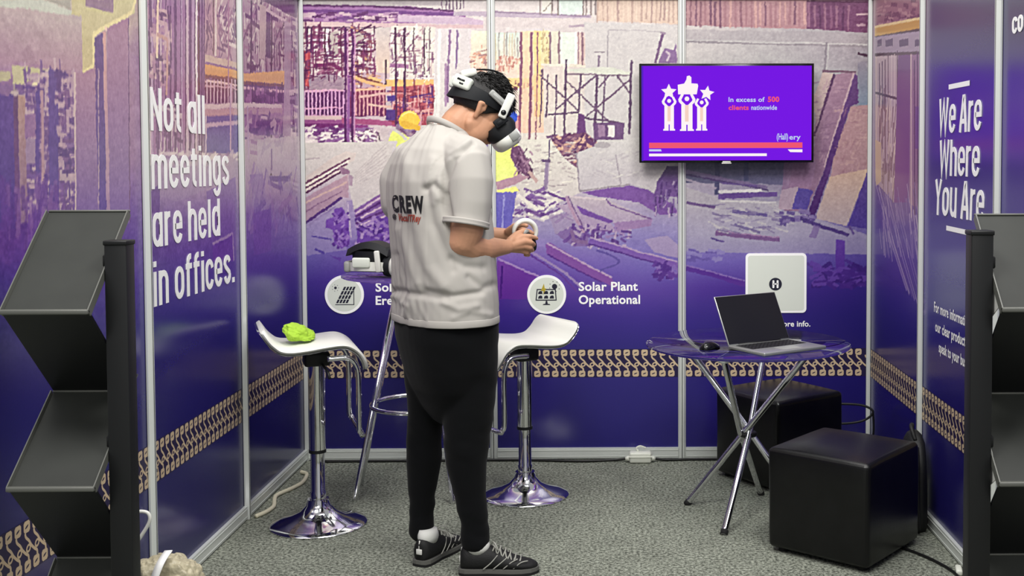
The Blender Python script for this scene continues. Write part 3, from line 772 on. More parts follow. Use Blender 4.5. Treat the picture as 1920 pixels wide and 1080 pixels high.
# right panel: timber, boards against the wall, rubble ground
B.line((140, 132, 138), 0.009, [(1285, 79), (1626, 88)]); B.line((190, 186, 190), 0.008, [(1285, 75), (1626, 84)]); B.poly((158, 150, 156), [(1285, 56), (1626, 62), (1626, 84), (1285, 76)], .6)
B.line((128, 120, 128), 0.010, [(1549, 80), (1545, 136)]); B.line((176, 172, 176), 0.006, [(1553, 82), (1549, 136)])
B.poly(((136, 128, 140), (120, 132, 150)), [(1608, 118), (1626, 116), (1626, 196), (1607, 196)]); B.line((70, 44, 64), 0.014, [(1608, 100), (1626, 106)])
B.line((110, 84, 100), 0.012, [(1541, 134), (1604, 137)])
B.poly(((182, 162, 160), (160, 138, 144)), [(1542, 136), (1562, 140), (1528, 248), (1526, 180)])
B.line((82, 52, 84), 0.014, [(1564, 140), (1526, 256)])
B.poly(((146, 116, 134), (128, 98, 126)), [(1567, 140), (1601, 138), (1544, 320), (1512, 398), (1470, 396), (1486, 310), (1526, 306), (1527, 258)])
B.line((176, 150, 162), 0.010, [(1600, 138), (1545, 316)]); B.clutter(1528, 150, 1590, 300, 60, [(120, 90, 116), (164, 134, 150)], 0.02, 0.06, 0.008, (70, 10), .5)
B.poly(((92, 62, 108), (70, 38, 98)), [(1602, 138), (1608, 144), (1608, 192), (1593, 202), (1557, 318), (1526, 410), (1512, 404), (1545, 318)])
B.poly(((168, 134, 138), (158, 126, 134)), [(1595, 200), (1627, 196), (1627, 318), (1556, 332), (1562, 300)]); B.clutter(1570, 205, 1626, 325, 50, [(150, 114, 124), (182, 150, 150)], 0.02, 0.06, 0.008, (70, 0), .5)
B.poly(((188, 160, 146), (168, 152, 160)), [(1555, 332), (1627, 317), (1618, 345), (1586, 424), (1528, 410)])
B.poly(((86, 66, 128), (70, 54, 130)), [(1628, 316), (1628, 430), (1588, 424), (1604, 384)])
B.poly(((88, 88, 114), (96, 92, 122)), [(1282, 300), (1474, 300), (1474, 346), (1282, 344)])
B.poly((138, 108, 138), [(1470, 304), (1530, 304), (1510, 400), (1462, 392)], .8); B.poly((166, 146, 164), [(1464, 356), (1496, 350), (1488, 394), (1458, 394)])
B.poly((84, 70, 142), [(1496, 352), (1524, 360), (1512, 396), (1484, 392)])
B.rect((72, 70, 104), 1339, 304, 1349, 366); B.rect((74, 74, 108), 1394, 304, 1403, 340)
B.line((116, 100, 136), 0.018, [(1284, 322), (1350, 336), (1438, 353)]); B.line((78, 60, 104), 0.008, [(1284, 328), (1440, 357)]); B.line((160, 148, 170), 0.012, [(1284, 337), (1342, 354)])
B.poly(((184, 178, 182), (166, 160, 174)), [(1284, 352), (1340, 368), (1352, 376), (1460, 378), (1460, 396), (1500, 400), (1560, 420), (1626, 440), (1626, 478), (1284, 474)], .55)
B.line((102, 78, 124), 0.014, [(1286, 380), (1340, 390)]); B.line((206, 200, 212), 0.015, [(1346, 361), (1428, 358)]); B.line((98, 72, 134), 0.028, [(1346, 370), (1456, 364)]); B.line((196, 190, 200), 0.010, [(1350, 378), (1455, 380)]); B.line((96, 76, 128), 0.010, [(1350, 344), (1420, 350)])
B.line((100, 86, 136), 0.018, [(1371, 397), (1438, 404)]); B.line((112, 100, 140), 0.014, [(1376, 421), (1424, 437)]); B.line((114, 84, 130), 0.024, [(1341, 438), (1461, 450)]); B.line((150, 120, 156), 0.007, [(1342, 434), (1460, 446)]); B.line((90, 70, 130), 0.010, [(1332, 446), (1358, 456)])
B.clutter(1340, 384, 1480, 440, 60, [(130, 118, 150), (186, 180, 188), (110, 96, 136)], 0.02, 0.09, 0.007, (-15, -25, 5), .7)
B.clutter(1465, 396, 1525, 420, 30, [(84, 66, 124), (120, 104, 150)], 0.02, 0.05, 0.016, (0, -15))
B.line((72, 54, 112), 0.020, [(1500, 410), (1536, 424), (1590, 442)]); B.line((92, 74, 130), 0.012, [(1590, 424), (1600, 440)]); B.poly((118, 98, 146), [(1526, 422), (1538, 426), (1528, 448), (1516, 444)], .8)
B.poly(((96, 62, 150), (72, 38, 132)), [(1567, 450), (1583, 452), (1582, 520), (1565, 520)]); B.line((70, 44, 128), 0.016, [(1583, 488), (1626, 510)]); B.line((80, 56, 134), 0.014, [(1512, 494), (1545, 514)])
B.clutter(1528, 498, 1626, 536, 60, [(66, 36, 122), (92, 60, 148), (56, 30, 110)], 0.03, 0.08, 0.020, (0, 30, -30))
B.line((84, 48, 138), 0.030, [(1285, 503), (1340, 516), (1396, 534)]); B.line((128, 104, 170), 0.007, [(1285, 498), (1396, 527)]); B.clutter(1290, 470, 1355, 490, 20, [(96, 80, 150), (134, 122, 178)], 0.02, 0.07, 0.014, (-10, 10))

# ---- left wall picture
Lw = Canvas(0, 0.0, -3.6, 0.02, 1)
Lw.grad([
    (4, [(0, (205, 196, 188)), (110, (176, 140, 162)), (180, (140, 104, 150)), (300, (110, 76, 146)), (380, (112, 72, 146)), (450, (100, 52, 140)), (530, (66, 40, 130)), (620, (42, 32, 112)), (800, (32, 28, 98)), (1080, (28, 25, 88))]),
    (250, [(0, (204, 190, 160)), (110, (160, 124, 156)), (180, (158, 122, 152)), (300, (150, 112, 154)), (380, (116, 82, 152)), (450, (98, 70, 150)), (530, (74, 46, 142)), (620, (46, 34, 118)), (800, (34, 29, 100)), (1080, (29, 26, 90))]),
    (290, [(0, (150, 106, 150)), (180, (150, 104, 150)), (290, (150, 116, 156)), (360, (152, 124, 162)), (420, (120, 92, 152)), (480, (98, 68, 146)), (540, (68, 46, 136)), (620, (44, 34, 118)), (760, (33, 28, 98)), (1000, (30, 26, 90))]),
    (440, [(0, (170, 132, 160)), (180, (140, 92, 132)), (290, (176, 152, 172)), (350, (166, 136, 170)), (410, (112, 76, 150)), (470, (90, 58, 144)), (540, (64, 42, 134)), (620, (40, 31, 112)), (760, (32, 27, 96)), (1000, (30, 26, 90))]),
    (560, [(0, (164, 130, 156)), (180, (150, 112, 152)), (290, (190, 172, 186)), (350, (160, 138, 174)), (410, (134, 106, 168)), (470, (96, 66, 152)), (540, (62, 40, 134)), (620, (38, 30, 108)), (760, (31, 26, 94)), (1000, (29, 25, 88))])])
Lw.mottle(0, 0, 560, 480, 1200, 12, 0.01, 0.06)
# nearest panel
Lw.poly(((196, 178, 178), (166, 126, 152)), [(-40, 12), (120, 22), (154, 34), (153, 134), (40, 122), (-40, 128)]); Lw.mottle(0, 30, 150, 130, 200, 9, 0.01, 0.04)
Lw.poly((204, 202, 196), [(-40, 0), (80, 0), (134, 20), (134, 30), (-40, 8)]); Lw.poly((176, 168, 160), [(84, 0), (132, 0), (132, 18)])
Lw.poly(((208, 196, 156), (200, 182, 144)), [(134, 0), (252, 0), (252, 26), (174, 66), (175, 124), (154, 140), (153, 32), (134, 28)]); Lw.poly((150, 120, 140), [(160, 0), (212, 0), (212, 26), (160, 14)]); Lw.line((232, 214, 170), 0.015, [(254, 0), (246, 24), (174, 66), (175, 126), (155, 139)]); Lw.line((238, 200, 190), 0.012, [(196, 56), (210, 58)])
Lw.poly((198, 186, 156), [(20, 123), (90, 131), (24, 176)]); Lw.poly((186, 172, 148), [(-40, 140), (18, 134), (18, 150), (-40, 166)]); Lw.line((226, 208, 186), 0.012, [(18, 176), (44, 178), (92, 132)])
Lw.rect((120, 88, 146), -40, 160, 140, 400, .4)
Lw.clutter(44, 136, 138, 400, 230, [(176, 144, 168), (110, 76, 134), (92, 60, 130), (194, 166, 180)], 0.03, 0.12, 0.010, (0, 90, 0))
Lw.poly(((90, 62, 134), (84, 58, 140)), [(-40, 180), (32, 180), (36, 430), (-40, 440)]); Lw.poly(((96, 60, 104), (110, 66, 130)), [(24, 180), (33, 180), (37, 430), (28, 430)])
Lw.poly(((176, 140, 134), (138, 104, 140)), [(33, 180), (46, 180), (52, 420), (38, 424)]); Lw.rect((88, 62, 136), 66, 170, 74, 330); Lw.poly((176, 138, 156), [(75, 168), (80, 168), (84, 350), (78, 350)])
Lw.poly(((94, 68, 138), (88, 62, 140)), [(90, 131), (108, 133), (110, 420), (92, 420)]); Lw.rect((158, 130, 162), 48, 262, 66, 308); Lw.rect((146, 108, 152), 46, 216, 66, 260)
Lw.rect((176, 150, 170), 110, 318, 138, 340); Lw.clutter(108, 140, 138, 330, 60, [(186, 156, 176), (120, 82, 136), (84, 52, 120)], 0.02, 0.08, 0.014, (0, 90, 0))
Lw.poly(((170, 130, 154), (122, 94, 156)), [(139, 136), (154, 140), (178, 126), (184, 420), (140, 420)])
Lw.poly(((168, 126, 150), (126, 98, 158)), [(200, 54), (240, 34), (242, 420), (204, 420)])
Lw.poly(((96, 66, 126), (94, 70, 146)), [(176, 72), (196, 62), (202, 420), (184, 420)]); Lw.poly(((210, 160, 160), (168, 136, 174)), [(192, 62), (198, 60), (206, 420), (200, 420)]); Lw.line((112, 76, 120), 0.008, [(240, 34), (243, 420)]); Lw.line((206, 180, 186), 0.010, [(140, 138), (141, 420)])
Lw.line((178, 148, 170), 0.006, [(184, 130), (184, 400)])
Lw.clutter(0, 360, 120, 470, 70, [(96, 54, 140), (124, 82, 150), (84, 44, 130)], 0.04, 0.14, 0.022, (90, 80), .6)
# slogan panel
Lw.verticals(274, 384, -5, 292, 5.4, [(206, 176, 196), (140, 92, 140), (108, 64, 112), (182, 146, 182), (160, 114, 156)], 0.020, 1.0, 3)
Lw.verticals(274, 384, -5, 292, 9, [(212, 184, 200), (96, 52, 100)], 0.010, 0.9, 20)
Lw.clutter(274, 20, 320, 160, 60, [(206, 170, 180), (96, 54, 100), (178, 134, 160)], 0.03, 0.10, 0.018, (0, 90))
Lw.line((238, 206, 190), 0.020, [(296, 0), (294, 110)]); Lw.line((196, 150, 150), 0.016, [(294, 66), (314, 76), (312, 180)]); Lw.line((236, 220, 226), 0.016, [(368, 0), (368, 180)]); Lw.line((110, 60, 76), 0.014, [(372, 0), (372, 180)])
Lw.poly(((190, 152, 164), (182, 140, 158)), [(384, 0), (412, 0), (410, 108), (384, 104)]); Lw.line((226, 206, 206), 0.02, [(405, 0), (404, 106)]); Lw.line((120, 84, 96), 0.014, [(400, 0), (400, 104)]); Lw.clutter(386, 4, 398, 95, 26, [(120, 80, 110), (170, 130, 150)], 0.03, 0.07, 0.012, (90, 60, -50))
Lw.poly((186, 150, 168), [(412, 0), (445, 0), (445, 122), (412, 112)]); Lw.clutter(412, 4, 444, 110, 60, [(120, 80, 116), (222, 200, 206), (150, 108, 136)], 0.04, 0.12, 0.013, (50, -50, 0))
Lw.poly((206, 174, 168), [(384, 104), (445, 118), (445, 128), (384, 118)]); Lw.poly(((226, 168, 112), (206, 138, 92)), [(384, 122), (445, 132), (445, 148), (384, 142)]); Lw.line((130, 70, 80), 0.012, [(384, 144), (445, 150)])
Lw.poly(((112, 46, 82), (96, 40, 90)), [(384, 148), (446, 152), (446, 196), (384, 194)]); Lw.line((220, 176, 184), 0.010, [(384, 152), (446, 162)]); Lw.line((200, 150, 170), 0.008, [(384, 162), (446, 168)])
for k in range(9): Lw.line((208, 166, 190), 0.014, [(388 + 6.6 * k, 150), (388 + 6.6 * k, 195)])
Lw.poly((212, 182, 192), [(384, 196), (446, 195), (446, 204), (384, 206)]); Lw.poly((190, 146, 160), [(384, 206), (446, 205), (446, 216), (384, 218)])
Lw.poly(((108, 84, 146), (100, 78, 146)), [(384, 220), (446, 218), (446, 288), (384, 288)]); Lw.line((190, 158, 186), 0.018, [(384, 236), (446, 231)]); Lw.line((186, 150, 180), 0.020, [(432, 160), (432, 284)]); Lw.line((196, 166, 190), 0.014, [(386, 218), (386, 288)]); Lw.line((170, 120, 150), 0.014, [(428, 0), (428, 160)])
Lw.clutter(300, 286, 446, 312, 50, [(196, 170, 188), (140, 104, 146), (216, 196, 204)], 0.03, 0.10, 0.014, (0, 20))
Lw.poly(((178, 156, 178), (150, 124, 164)), [(300, 300), (446, 304), (446, 330), (330, 380), (300, 370)], .7); Lw.poly((106, 70, 148), [(386, 360), (442, 332), (446, 470), (400, 470)], .6); Lw.poly((94, 48, 144), [(398, 460), (436, 440), (438, 490), (400, 492)])
Lw.line((150, 118, 170), 0.012, [(398, 460), (436, 438), (438, 490)]); Lw.poly((88, 48, 128), [(282, 360), (300, 344), (298, 400), (284, 400)], .7)
Lw.clutter(286, 200, 340, 290, 30, [(206, 180, 196), (110, 66, 112)], 0.03, 0.1, 0.014, (90, 0))
# panel beside the back corner
Lw.poly(((176, 146, 164), (166, 132, 158)), [(458, 0), (560, 0), (560, 135), (458, 135)]); Lw.clutter(458, 5, 545, 130, 150, [(110, 66, 108), (214, 194, 202), (92, 52, 96), (156, 112, 144)], 0.03, 0.14, 0.014, (90, 90, 0, 40))
Lw.poly(((192, 166, 172), (182, 152, 166)), [(487, 8), (499, 12), (497, 112), (486, 110)]); Lw.poly((96, 60, 104), [(499, 20), (507, 24), (507, 110), (498, 108)]); Lw.line((88, 50, 92), 0.026, [(471, 0), (470, 232)]); Lw.line((82, 44, 84), 0.024, [(509, 20), (508, 330)])
Lw.poly((92, 52, 98), [(490, 0), (560, 0), (556, 34), (540, 28)], .8); Lw.line((206, 176, 192), 0.016, [(498, 18), (535, 40)])
Lw.poly(((222, 170, 124), (212, 152, 112)), [(452, 138), (533, 133), (533, 158), (452, 152)]); Lw.line((120, 70, 88), 0.018, [(452, 156), (533, 162)])
Lw.poly(((96, 52, 110), (110, 64, 118)), [(452, 160), (532, 163), (532, 194), (452, 196)]); Lw.line((206, 160, 186), 0.014, [(455, 166), (532, 172)]); Lw.clutter(456, 166, 530, 192, 30, [(150, 100, 150), (80, 40, 96)], 0.06, 0.10, 0.02, (90, 0)); Lw.poly((204, 178, 192), [(452, 194), (528, 196), (528, 203), (452, 203)]); Lw.poly((174, 138, 160), [(452, 204), (530, 203), (530, 216), (452, 214)])
Lw.poly(((104, 66, 124), (126, 84, 140)), [(456, 216), (530, 217), (530, 255), (456, 254)]); Lw.clutter(458, 218, 530, 290, 50, [(150, 108, 152), (90, 52, 116), (190, 158, 182)], 0.05, 0.14, 0.02, (0, 20, 60))
Lw.poly((172, 144, 172), [(533, 40), (545, 44), (544, 300), (532, 298)]); Lw.poly(((150, 114, 150), (146, 112, 158)), [(545, 30), (558, 40), (558, 300), (545, 300)]); Lw.clutter(546, 40, 556, 290, 40, [(206, 182, 198), (100, 62, 110)], 0.04, 0.10, 0.02, (90, 0)); Lw.line((178, 150, 182), 0.02, [(464, 200), (466, 300)])
Lw.poly(((196, 180, 190), (176, 154, 184)), [(482, 262), (560, 256), (560, 320), (482, 330)], .8); Lw.line((120, 86, 140), 0.022, [(509, 280), (509, 320)]); Lw.line((108, 76, 142), 0.026, [(505, 336), (544, 336)]); Lw.line((116, 84, 146), 0.022, [(502, 342), (530, 356)])
Lw.line((124, 94, 152), 0.03, [(548, 356), (526, 410)]); Lw.poly((116, 84, 156), [(468, 330), (492, 326), (500, 390), (478, 406)], .6); Lw.clutter(470, 330, 560, 430, 50, [(150, 124, 172), (104, 70, 148), (134, 96, 160)], 0.05, 0.2, 0.022, (60, -60, 20), .6); Lw.poly((104, 60, 152), [(474, 400), (508, 392), (508, 470), (476, 480)], .6)

# ---- right wall picture
Rw = Canvas(0, 3.0, -0.02, 3.6, -1)
Rw.grad([
    (1642, [(0, (150, 108, 124)), (100, (150, 124, 150)), (330, (124, 92, 144)), (430, (96, 76, 150)), (500, (76, 58, 140)), (560, (48, 36, 124)), (620, (36, 28, 106)), (900, (30, 25, 92))]),
    (1726, [(0, (150, 104, 120)), (100, (140, 110, 140)), (330, (118, 70, 134)), (430, (104, 74, 146)), (520, (80, 54, 142)), (580, (56, 36, 130)), (640, (36, 28, 110)), (900, (30, 25, 94))]),
    (1745, [(0, (66, 56, 98)), (60, (62, 50, 100)), (140, (66, 50, 128)), (240, (64, 44, 134)), (400, (58, 48, 130)), (480, (62, 54, 132)), (560, (48, 40, 124)), (620, (38, 30, 112)), (900, (30, 25, 94))]),
    (1920, [(0, (68, 66, 96)), (60, (66, 62, 98)), (140, (70, 56, 124)), (240, (74, 52, 134)), (400, (60, 48, 126)), (480, (56, 46, 122)), (560, (46, 38, 116)), (620, (38, 30, 108)), (900, (30, 25, 92))])])
Rw.mottle(1642, 0, 1728, 420, 260, 12, 0.01, 0.06)
Rw.poly(((156, 114, 124), (144, 98, 116)), [(1640, 0), (1729, 0), (1729, 38), (1640, 54)]); Rw.clutter(1646, 2, 1726, 46, 40, [(112, 70, 92), (176, 134, 140)], 0.04, 0.14, 0.014, (-8,))
Rw.poly(((208, 166, 92), (198, 152, 80)), [(1640, 52), (1729, 35), (1729, 54), (1640, 70)]); Rw.line((232, 204, 150), 0.012, [(1640, 51), (1729, 34)]); Rw.line((80, 56, 70), 0.014, [(1640, 71), (1729, 56)])
Rw.poly((164, 144, 164), [(1640, 70), (1729, 58), (1729, 100), (1640, 103)])
for a_, b_ in ((1645, 1653), (1660, 1674), (1686, 1703), (1715, 1729)): Rw.poly((86, 60, 102), [(a_, 76), (b_, 72), (b_, 86), (a_, 88)])
Rw.line((90, 64, 84), 0.016, [(1640, 103), (1729, 100)])
Rw.poly(((192, 168, 174), (176, 148, 164)), [(1641, 106), (1684, 104), (1680, 330), (1676, 380), (1641, 340)]); Rw.verticals(1643, 1684, 106, 330, 5.5, [(112, 80, 100), (214, 192, 192), (92, 62, 92), (206, 180, 178)], 0.022, .9, 14); Rw.clutter(1643, 180, 1684, 360, 60, [(120, 86, 104), (220, 196, 184)], 0.05, 0.14, 0.018, (70, 80), .7); Rw.line((96, 66, 86), 0.012, [(1641, 174), (1684, 186)]); Rw.poly((206, 176, 150), [(1641, 262), (1652, 268), (1652, 340), (1642, 350)])
Rw.poly(((116, 74, 126), (120, 58, 136)), [(1684, 104), (1707, 103), (1704, 330), (1700, 380), (1676, 380)])
Rw.poly((150, 110, 146), [(1707, 103), (1729, 102), (1729, 400), (1704, 380)]); Rw.verticals(1708, 1729, 104, 400, 5.5, [(210, 180, 182), (96, 56, 104), (190, 150, 168)], 0.024, .9, 10); Rw.rect((96, 50, 140), 1716, 200, 1726, 280, .5)
for k in range(9): Rw.line([(176, 154, 190), (206, 186, 196), (116, 90, 150)][k % 3], 0.016 + 0.004 * (k % 2), [(1642 + 6 * k, 345 + 6 * k), (1670 + 6.5 * k, 452 + 8 * k), (1700 + 5 * k, 545 + 6 * k)], max(.2, .62 - .05 * k))
Rw.clutter(1650, 370, 1724, 470, 60, [(150, 124, 172), (110, 82, 152), (186, 164, 190)], 0.08, 0.2, 0.014, (-62, -70), .6)


def crispen(cv, k, amt):
    """Oversharpened print: local contrast against a box blur of k cells."""
    a = cv.a
    p = np.pad(a, ((k, k), (k, k), (0, 0)), mode='edge').astype(np.float64)
    c = np.cumsum(np.cumsum(p, 0), 1); c = np.pad(c, ((1, 0), (1, 0), (0, 0)))
    w = 2 * k + 1
    bl = (c[w:, w:] - c[:-w, w:] - c[w:, :-w] + c[:-w, :-w]) / (w * w)
    cv.a = np.clip(a + amt * (a - bl[:a.shape[0], :a.shape[1]]), 0, 255).astype(np.float32)
def smooth_noise(h, w, k, r):
    n = r.standard_normal((h // k + 4, w // k + 4))
    yy = np.arange(h) / k; xx = np.arange(w) / k
    y0 = yy.astype(int); x0 = xx.astype(int); ty = (yy - y0)[:, None]; tx = (xx - x0)[None, :]
    ty = ty * ty * (3 - 2 * ty); tx = tx * tx * (3 - 2 * tx)
    a = n[y0][:, x0]; b = n[y0][:, x0 + 1]; c = n[y0 + 1][:, x0]; d = n[y0 + 1][:, x0 + 1]
    return (a * (1 - tx) + b * tx) * (1 - ty) + (c * (1 - tx) + d * tx) * ty
def photo_grain(cv, r):
    """Ragged edges and fine blotches of an enlarged photograph, fading into the plain indigo below."""
    h, w = cv.a.shape[:2]
    dx = smooth_noise(h, w, 5, r) * 0.5 + smooth_noise(h, w, 40, r) * 0.6; dy = smooth_noise(h, w, 5, r) * 0.5 + smooth_noise(h, w, 36, r) * 0.7
    ii, jj = np.meshgrid(np.arange(h), np.arange(w), indexing='ij')
    a = cv.a[np.clip((ii + dy).astype(int), 0, h - 1), np.clip((jj + dx).astype(int), 0, w - 1)]
    z = (np.arange(h) + 0.5) * RES
    fade = np.clip((z - 0.92) / 0.35, 0, 1)[:, None, None]
    nz = smooth_noise(h, w, 3, r) * 4 + smooth_noise(h, w, 7, r) * 2.5 + smooth_noise(h, w, 16, r) * 1.5
    a = a + nz[:, :, None] * fade
    lum = a.mean(2, keepdims=True); t = np.clip((lum - 120) / 80, 0, 1)
    cv.a = np.clip(a * (1 + t * (np.array([0.985, 0.99, 0.945]) - 1)), 0, 255).astype(np.float32)
for cv in (B, Lw): photo_grain(cv, rng)
for cv in (B, Lw, Rw): crispen(cv, 5, 0.5)


def panel(name, cv, s0, s1, parent, coarse=False, label=None):
    """One infill panel: a 4 mm board whose front carries the print."""
    step = 0.03 if coarse else 0.004
    S = np.linspace(s0, s1, max(2, int(round((s1 - s0) / step)) + 1))
    Z = np.concatenate([np.arange(0.055, 0.78, 0.05), np.arange(0.78, 2.4401, 0.02 if coarse else 0.004)])
    g, h = np.meshgrid(S, Z)
    n = g.size
    j = np.clip(((g - cv.s0) / RES).astype(int), 1, cv.w - 2); i = np.clip((h / RES).astype(int), 1, cv.h - 2)
    c = 0.25 * (cv.a[i, j] + cv.a[i - 1, j] + cv.a[i, j - 1] + cv.a[i - 1, j - 1])
    c = np.clip(c, 0, 255) / 255.0
    lin = np.where(c <= 0.04045, c / 12.92, ((c + 0.055) / 1.055) ** 2.4).reshape(-1, 3)
    co = np.zeros((n + 4, 3), np.float32)
    if cv.axis == 1: co[:n, 0] = g.ravel(); co[:n, 1] = cv.c
    else: co[:n, 1] = cv.sign * g.ravel(); co[:n, 0] = cv.c
    co[:n, 2] = h.ravel()
    nr, nc = g.shape
    back = np.array([0, nc - 1, nr * nc - 1, (nr - 1) * nc])
    co[n:] = co[back]
    if cv.axis == 1: co[n:, 1] += 0.004
    else: co[n:, 0] += -0.004 if cv.c < 1 else 0.004
    a = (np.arange(nr - 1)[:, None] * nc + np.arange(nc - 1)[None, :]).ravel()
    q = np.stack([a, a + 1, a + nc + 1, a + nc], 1)
    q = np.concatenate([q, np.array([[n + 3, n + 2, n + 1, n]])])
    if cv.axis == 0 and cv.sign == -1: pass
    me = bpy.data.meshes.new(name)
    me.vertices.add(len(co)); me.vertices.foreach_set('co', co.ravel())
    me.loops.add(q.size); me.loops.foreach_set('vertex_index', q.ravel().astype(np.int32))
    me.polygons.add(len(q)); me.polygons.foreach_set('loop_start', (np.arange(len(q)) * 4).astype(np.int32))
    me.update(calc_edges=True)
    at_ = me.attributes.new('print', 'FLOAT_COLOR', 'POINT')
    full = np.ones((len(co), 4), np.float32); full[:n, :3] = lin; full[n:, :3] = 0.7
    at_.data.foreach_set('color', full.ravel())
    me.materials.append(M['print'])
    o = bpy.data.objects.new(name, me); COL.objects.link(o); o.parent = parent
    return tag(o, label=label)


def wallM(cv, s, z, out=0.0008):
    """Lettering frame on a wall: local X reads along the wall, Y up, Z out of the wall."""
    if cv.axis == 1: return frame((s, cv.c - out, z), (1, 0, 0), (0, 0, 1), (0, -1, 0))
    if cv.sign > 0: return frame((cv.c + out, s, z), (0, 1, 0), (0, 0, 1), (1, 0, 0))
    return frame((cv.c - out, -s, z), (0, -1, 0), (0, 0, 1), (-1, 0, 0))


def border(cv, s0, s1, parent):
    """The patterned strip: beads above and below, slanting twists with a loop between."""
    mb = MB(); z0, z1 = 0.437, 0.587; H = z1 - z0; P = 0.0474
    Mx = wallM(cv, 0, 0, 0.0006)
    mb.add([(s0, z0, 0), (s1, z0, 0), (s1, z1, 0), (s0, z1, 0)], [(0, 1, 2, 3)], Mx, 1, False)
    e = 0.0004
    k0, k1 = int(math.floor(s0 / P)) - 2, int(math.ceil(s1 / P)) + 1
    def ok(x): return s0 + 0.001 < x < s1 - 0.001
    for k in range(k0, k1 + 1):
        x = k * P
        for zb in (z0 + 0.003, z1 - 0.036):
            if ok(x - 0.017) and ok(x + 0.017):
                o_ = [(x - 0.017, zb + 0.006), (x - 0.011, zb), (x + 0.011, zb), (x + 0.017, zb + 0.006), (x + 0.017, zb + 0.027), (x + 0.011, zb + 0.033), (x - 0.011, zb + 0.033), (x - 0.017, zb + 0.027)]
                i_ = [(x - 0.009, zb + 0.012), (x - 0.007, zb + 0.011), (x + 0.003, zb + 0.014), (x + 0.009, zb + 0.019), (x + 0.008, zb + 0.021), (x + 0.005, zb + 0.021), (x - 0.004, zb + 0.018), (x - 0.009, zb + 0.014)]
                mb.add([(a, b, e) for a, b in o_ + i_], [(q, (q + 1) % 8, 8 + (q + 1) % 8, 8 + q) for q in range(8)], Mx, 0, False)
        pth = catmull([(x - 0.010, z1 - 0.036, 0), (x - 0.006, z1 - 0.048, 0), (x + 0.010, z1 - 0.062, 0), (x + 0.022, z1 - 0.078, 0), (x + 0.040, z0 + 0.056, 0), (x + 0.052, z0 + 0.048, 0), (x + 0.054, z0 + 0.036, 0)], 4)
        run = []
        for p in pth + [None]:
            if p is not None and ok(p.x): run.append((p.x, p.y)); continue
            if len(run) > 2:
                A_, C_ = ribbon(run, 0.0042); n = len(A_)
                mb.add([(q.x, q.y, e) for q in A_] + [(q.x, q.y, e) for q in C_], [(i, n + i, n + i + 1, i + 1) for i in range(n - 1)], Mx, 0, False)
            run = []
        cxl, czl = x + 0.006, z0 + 0.068
        if ok(cxl - 0.013) and ok(cxl + 0.013):
            ring = [(cxl + 0.010 * math.cos(t) + 0.002 * math.sin(t), czl + 0.009 * math.sin(t)) for t in [2 * PI * q / 12 for q in range(13)]]
            A_, C_ = ribbon(ring, 0.0032); n = len(A_)
            mb.add([(q.x, q.y, e * 1.5) for q in A_] + [(q.x, q.y, e * 1.5) for q in C_], [(i, n + i, n + i + 1, i + 1) for i in range(n - 1)], Mx, 0, False)
    return mb.build('border_strip', [M['gold_print'], M['gold_dark']], parent, recalc=False)


def post(parent, x, y, w=0.04):
    mb = MB()
    c = w * 0.29
    poly = [(-w / 2, -w / 2 + c), (-w / 2 + c, -w / 2), (w / 2 - c, -w / 2), (w / 2, -w / 2 + c), (w / 2, w / 2 - c), (w / 2 - c, w / 2), (-w / 2 + c, w / 2), (-w / 2, w / 2 - c)]
    mb.prism(poly, 2.48, Matrix.Translation((x, y, 0)))
    g = 0.004
    for a in range(4):      # dark slots of the system profile
        R = Matrix.Translation((x, y, 0)) @ Matrix.Rotation(a * PI / 2, 4, 'Z')
        mb.box((w / 2 + 0.0003, 0, 1.24), (0.0006, g, 2.48), M=R, mi=1)
    return mb.build('post', [M['alu'], M['alu_dark']], parent)


def rail(parent, a, b, z0, z1, name, d=0.03):
    mb = MB(); a, b = Vector(a), Vector(b); m = (a + b) / 2; L = (b - a).length; ang = math.atan2((b - a).y, (b - a).x)
    R = Matrix.Translation((m.x, m.y, (z0 + z1) / 2)) @ Matrix.Rotation(ang, 4, 'Z')
    mb.box((0, 0, 0), (L, d, z1 - z0), M=R)
    mb.box((0, 0, (z1 - z0) / 2 - 0.012), (L, d + 0.004, 0.003), M=R); mb.box((0, 0, -(z1 - z0) / 2 + 0.010), (L, d + 0.004, 0.003), M=R)
    return mb.build(name, M['alu'], parent)


wall_back = empty('wall_back', label='back wall of the stand: three printed panels of a building site', kind='structure')
wall_left = empty('wall_left', label='left wall of the stand with the white slogan', kind='structure')
wall_right = empty('wall_right', label='right wall of the stand, indigo with a white slogan', kind='structure')
g = 0.012
XB = [0.0, 1.0, 2.0, 3.0]; YL = [0.0, -0.985, -2.005, -3.06]; YR = [0.0, -1.005, -1.985, -2.98]
for i in range(3):
    panel('panel', B, XB[i] + g, XB[i + 1] - g, wall_back); border(B, XB[i] + g, XB[i + 1] - g, wall_back)
    rail(wall_back, (XB[i] + 0.02, 0), (XB[i + 1] - 0.02, 0), 0.006, 0.061, 'bottom_rail'); rail(wall_back, (XB[i] + 0.02, 0), (XB[i + 1] - 0.02, 0), 2.43, 2.48, 'top_rail')
    panel('panel', Lw, YL[i + 1] + g, YL[i] - g, wall_left); border(Lw, YL[i + 1] + g, YL[i] - g, wall_left)
    rail(wall_left, (0, YL[i + 1] + 0.02), (0, YL[i] - 0.02), 0.006, 0.061, 'bottom_rail'); rail(wall_left, (0, YL[i + 1] + 0.02), (0, YL[i] - 0.02), 2.43, 2.48, 'top_rail')
    panel('panel', Rw, -YR[i] + g, -YR[i + 1] - g, wall_right, coarse=i > 0); border(Rw, -YR[i] + g, -YR[i + 1] - g, wall_right)
    rail(wall_right, (3, YR[i + 1] + 0.02), (3, YR[i] - 0.02), 0.006, 0.061, 'bottom_rail'); rail(wall_right, (3, YR[i + 1] + 0.02), (3, YR[i] - 0.02), 2.43, 2.48, 'top_rail')
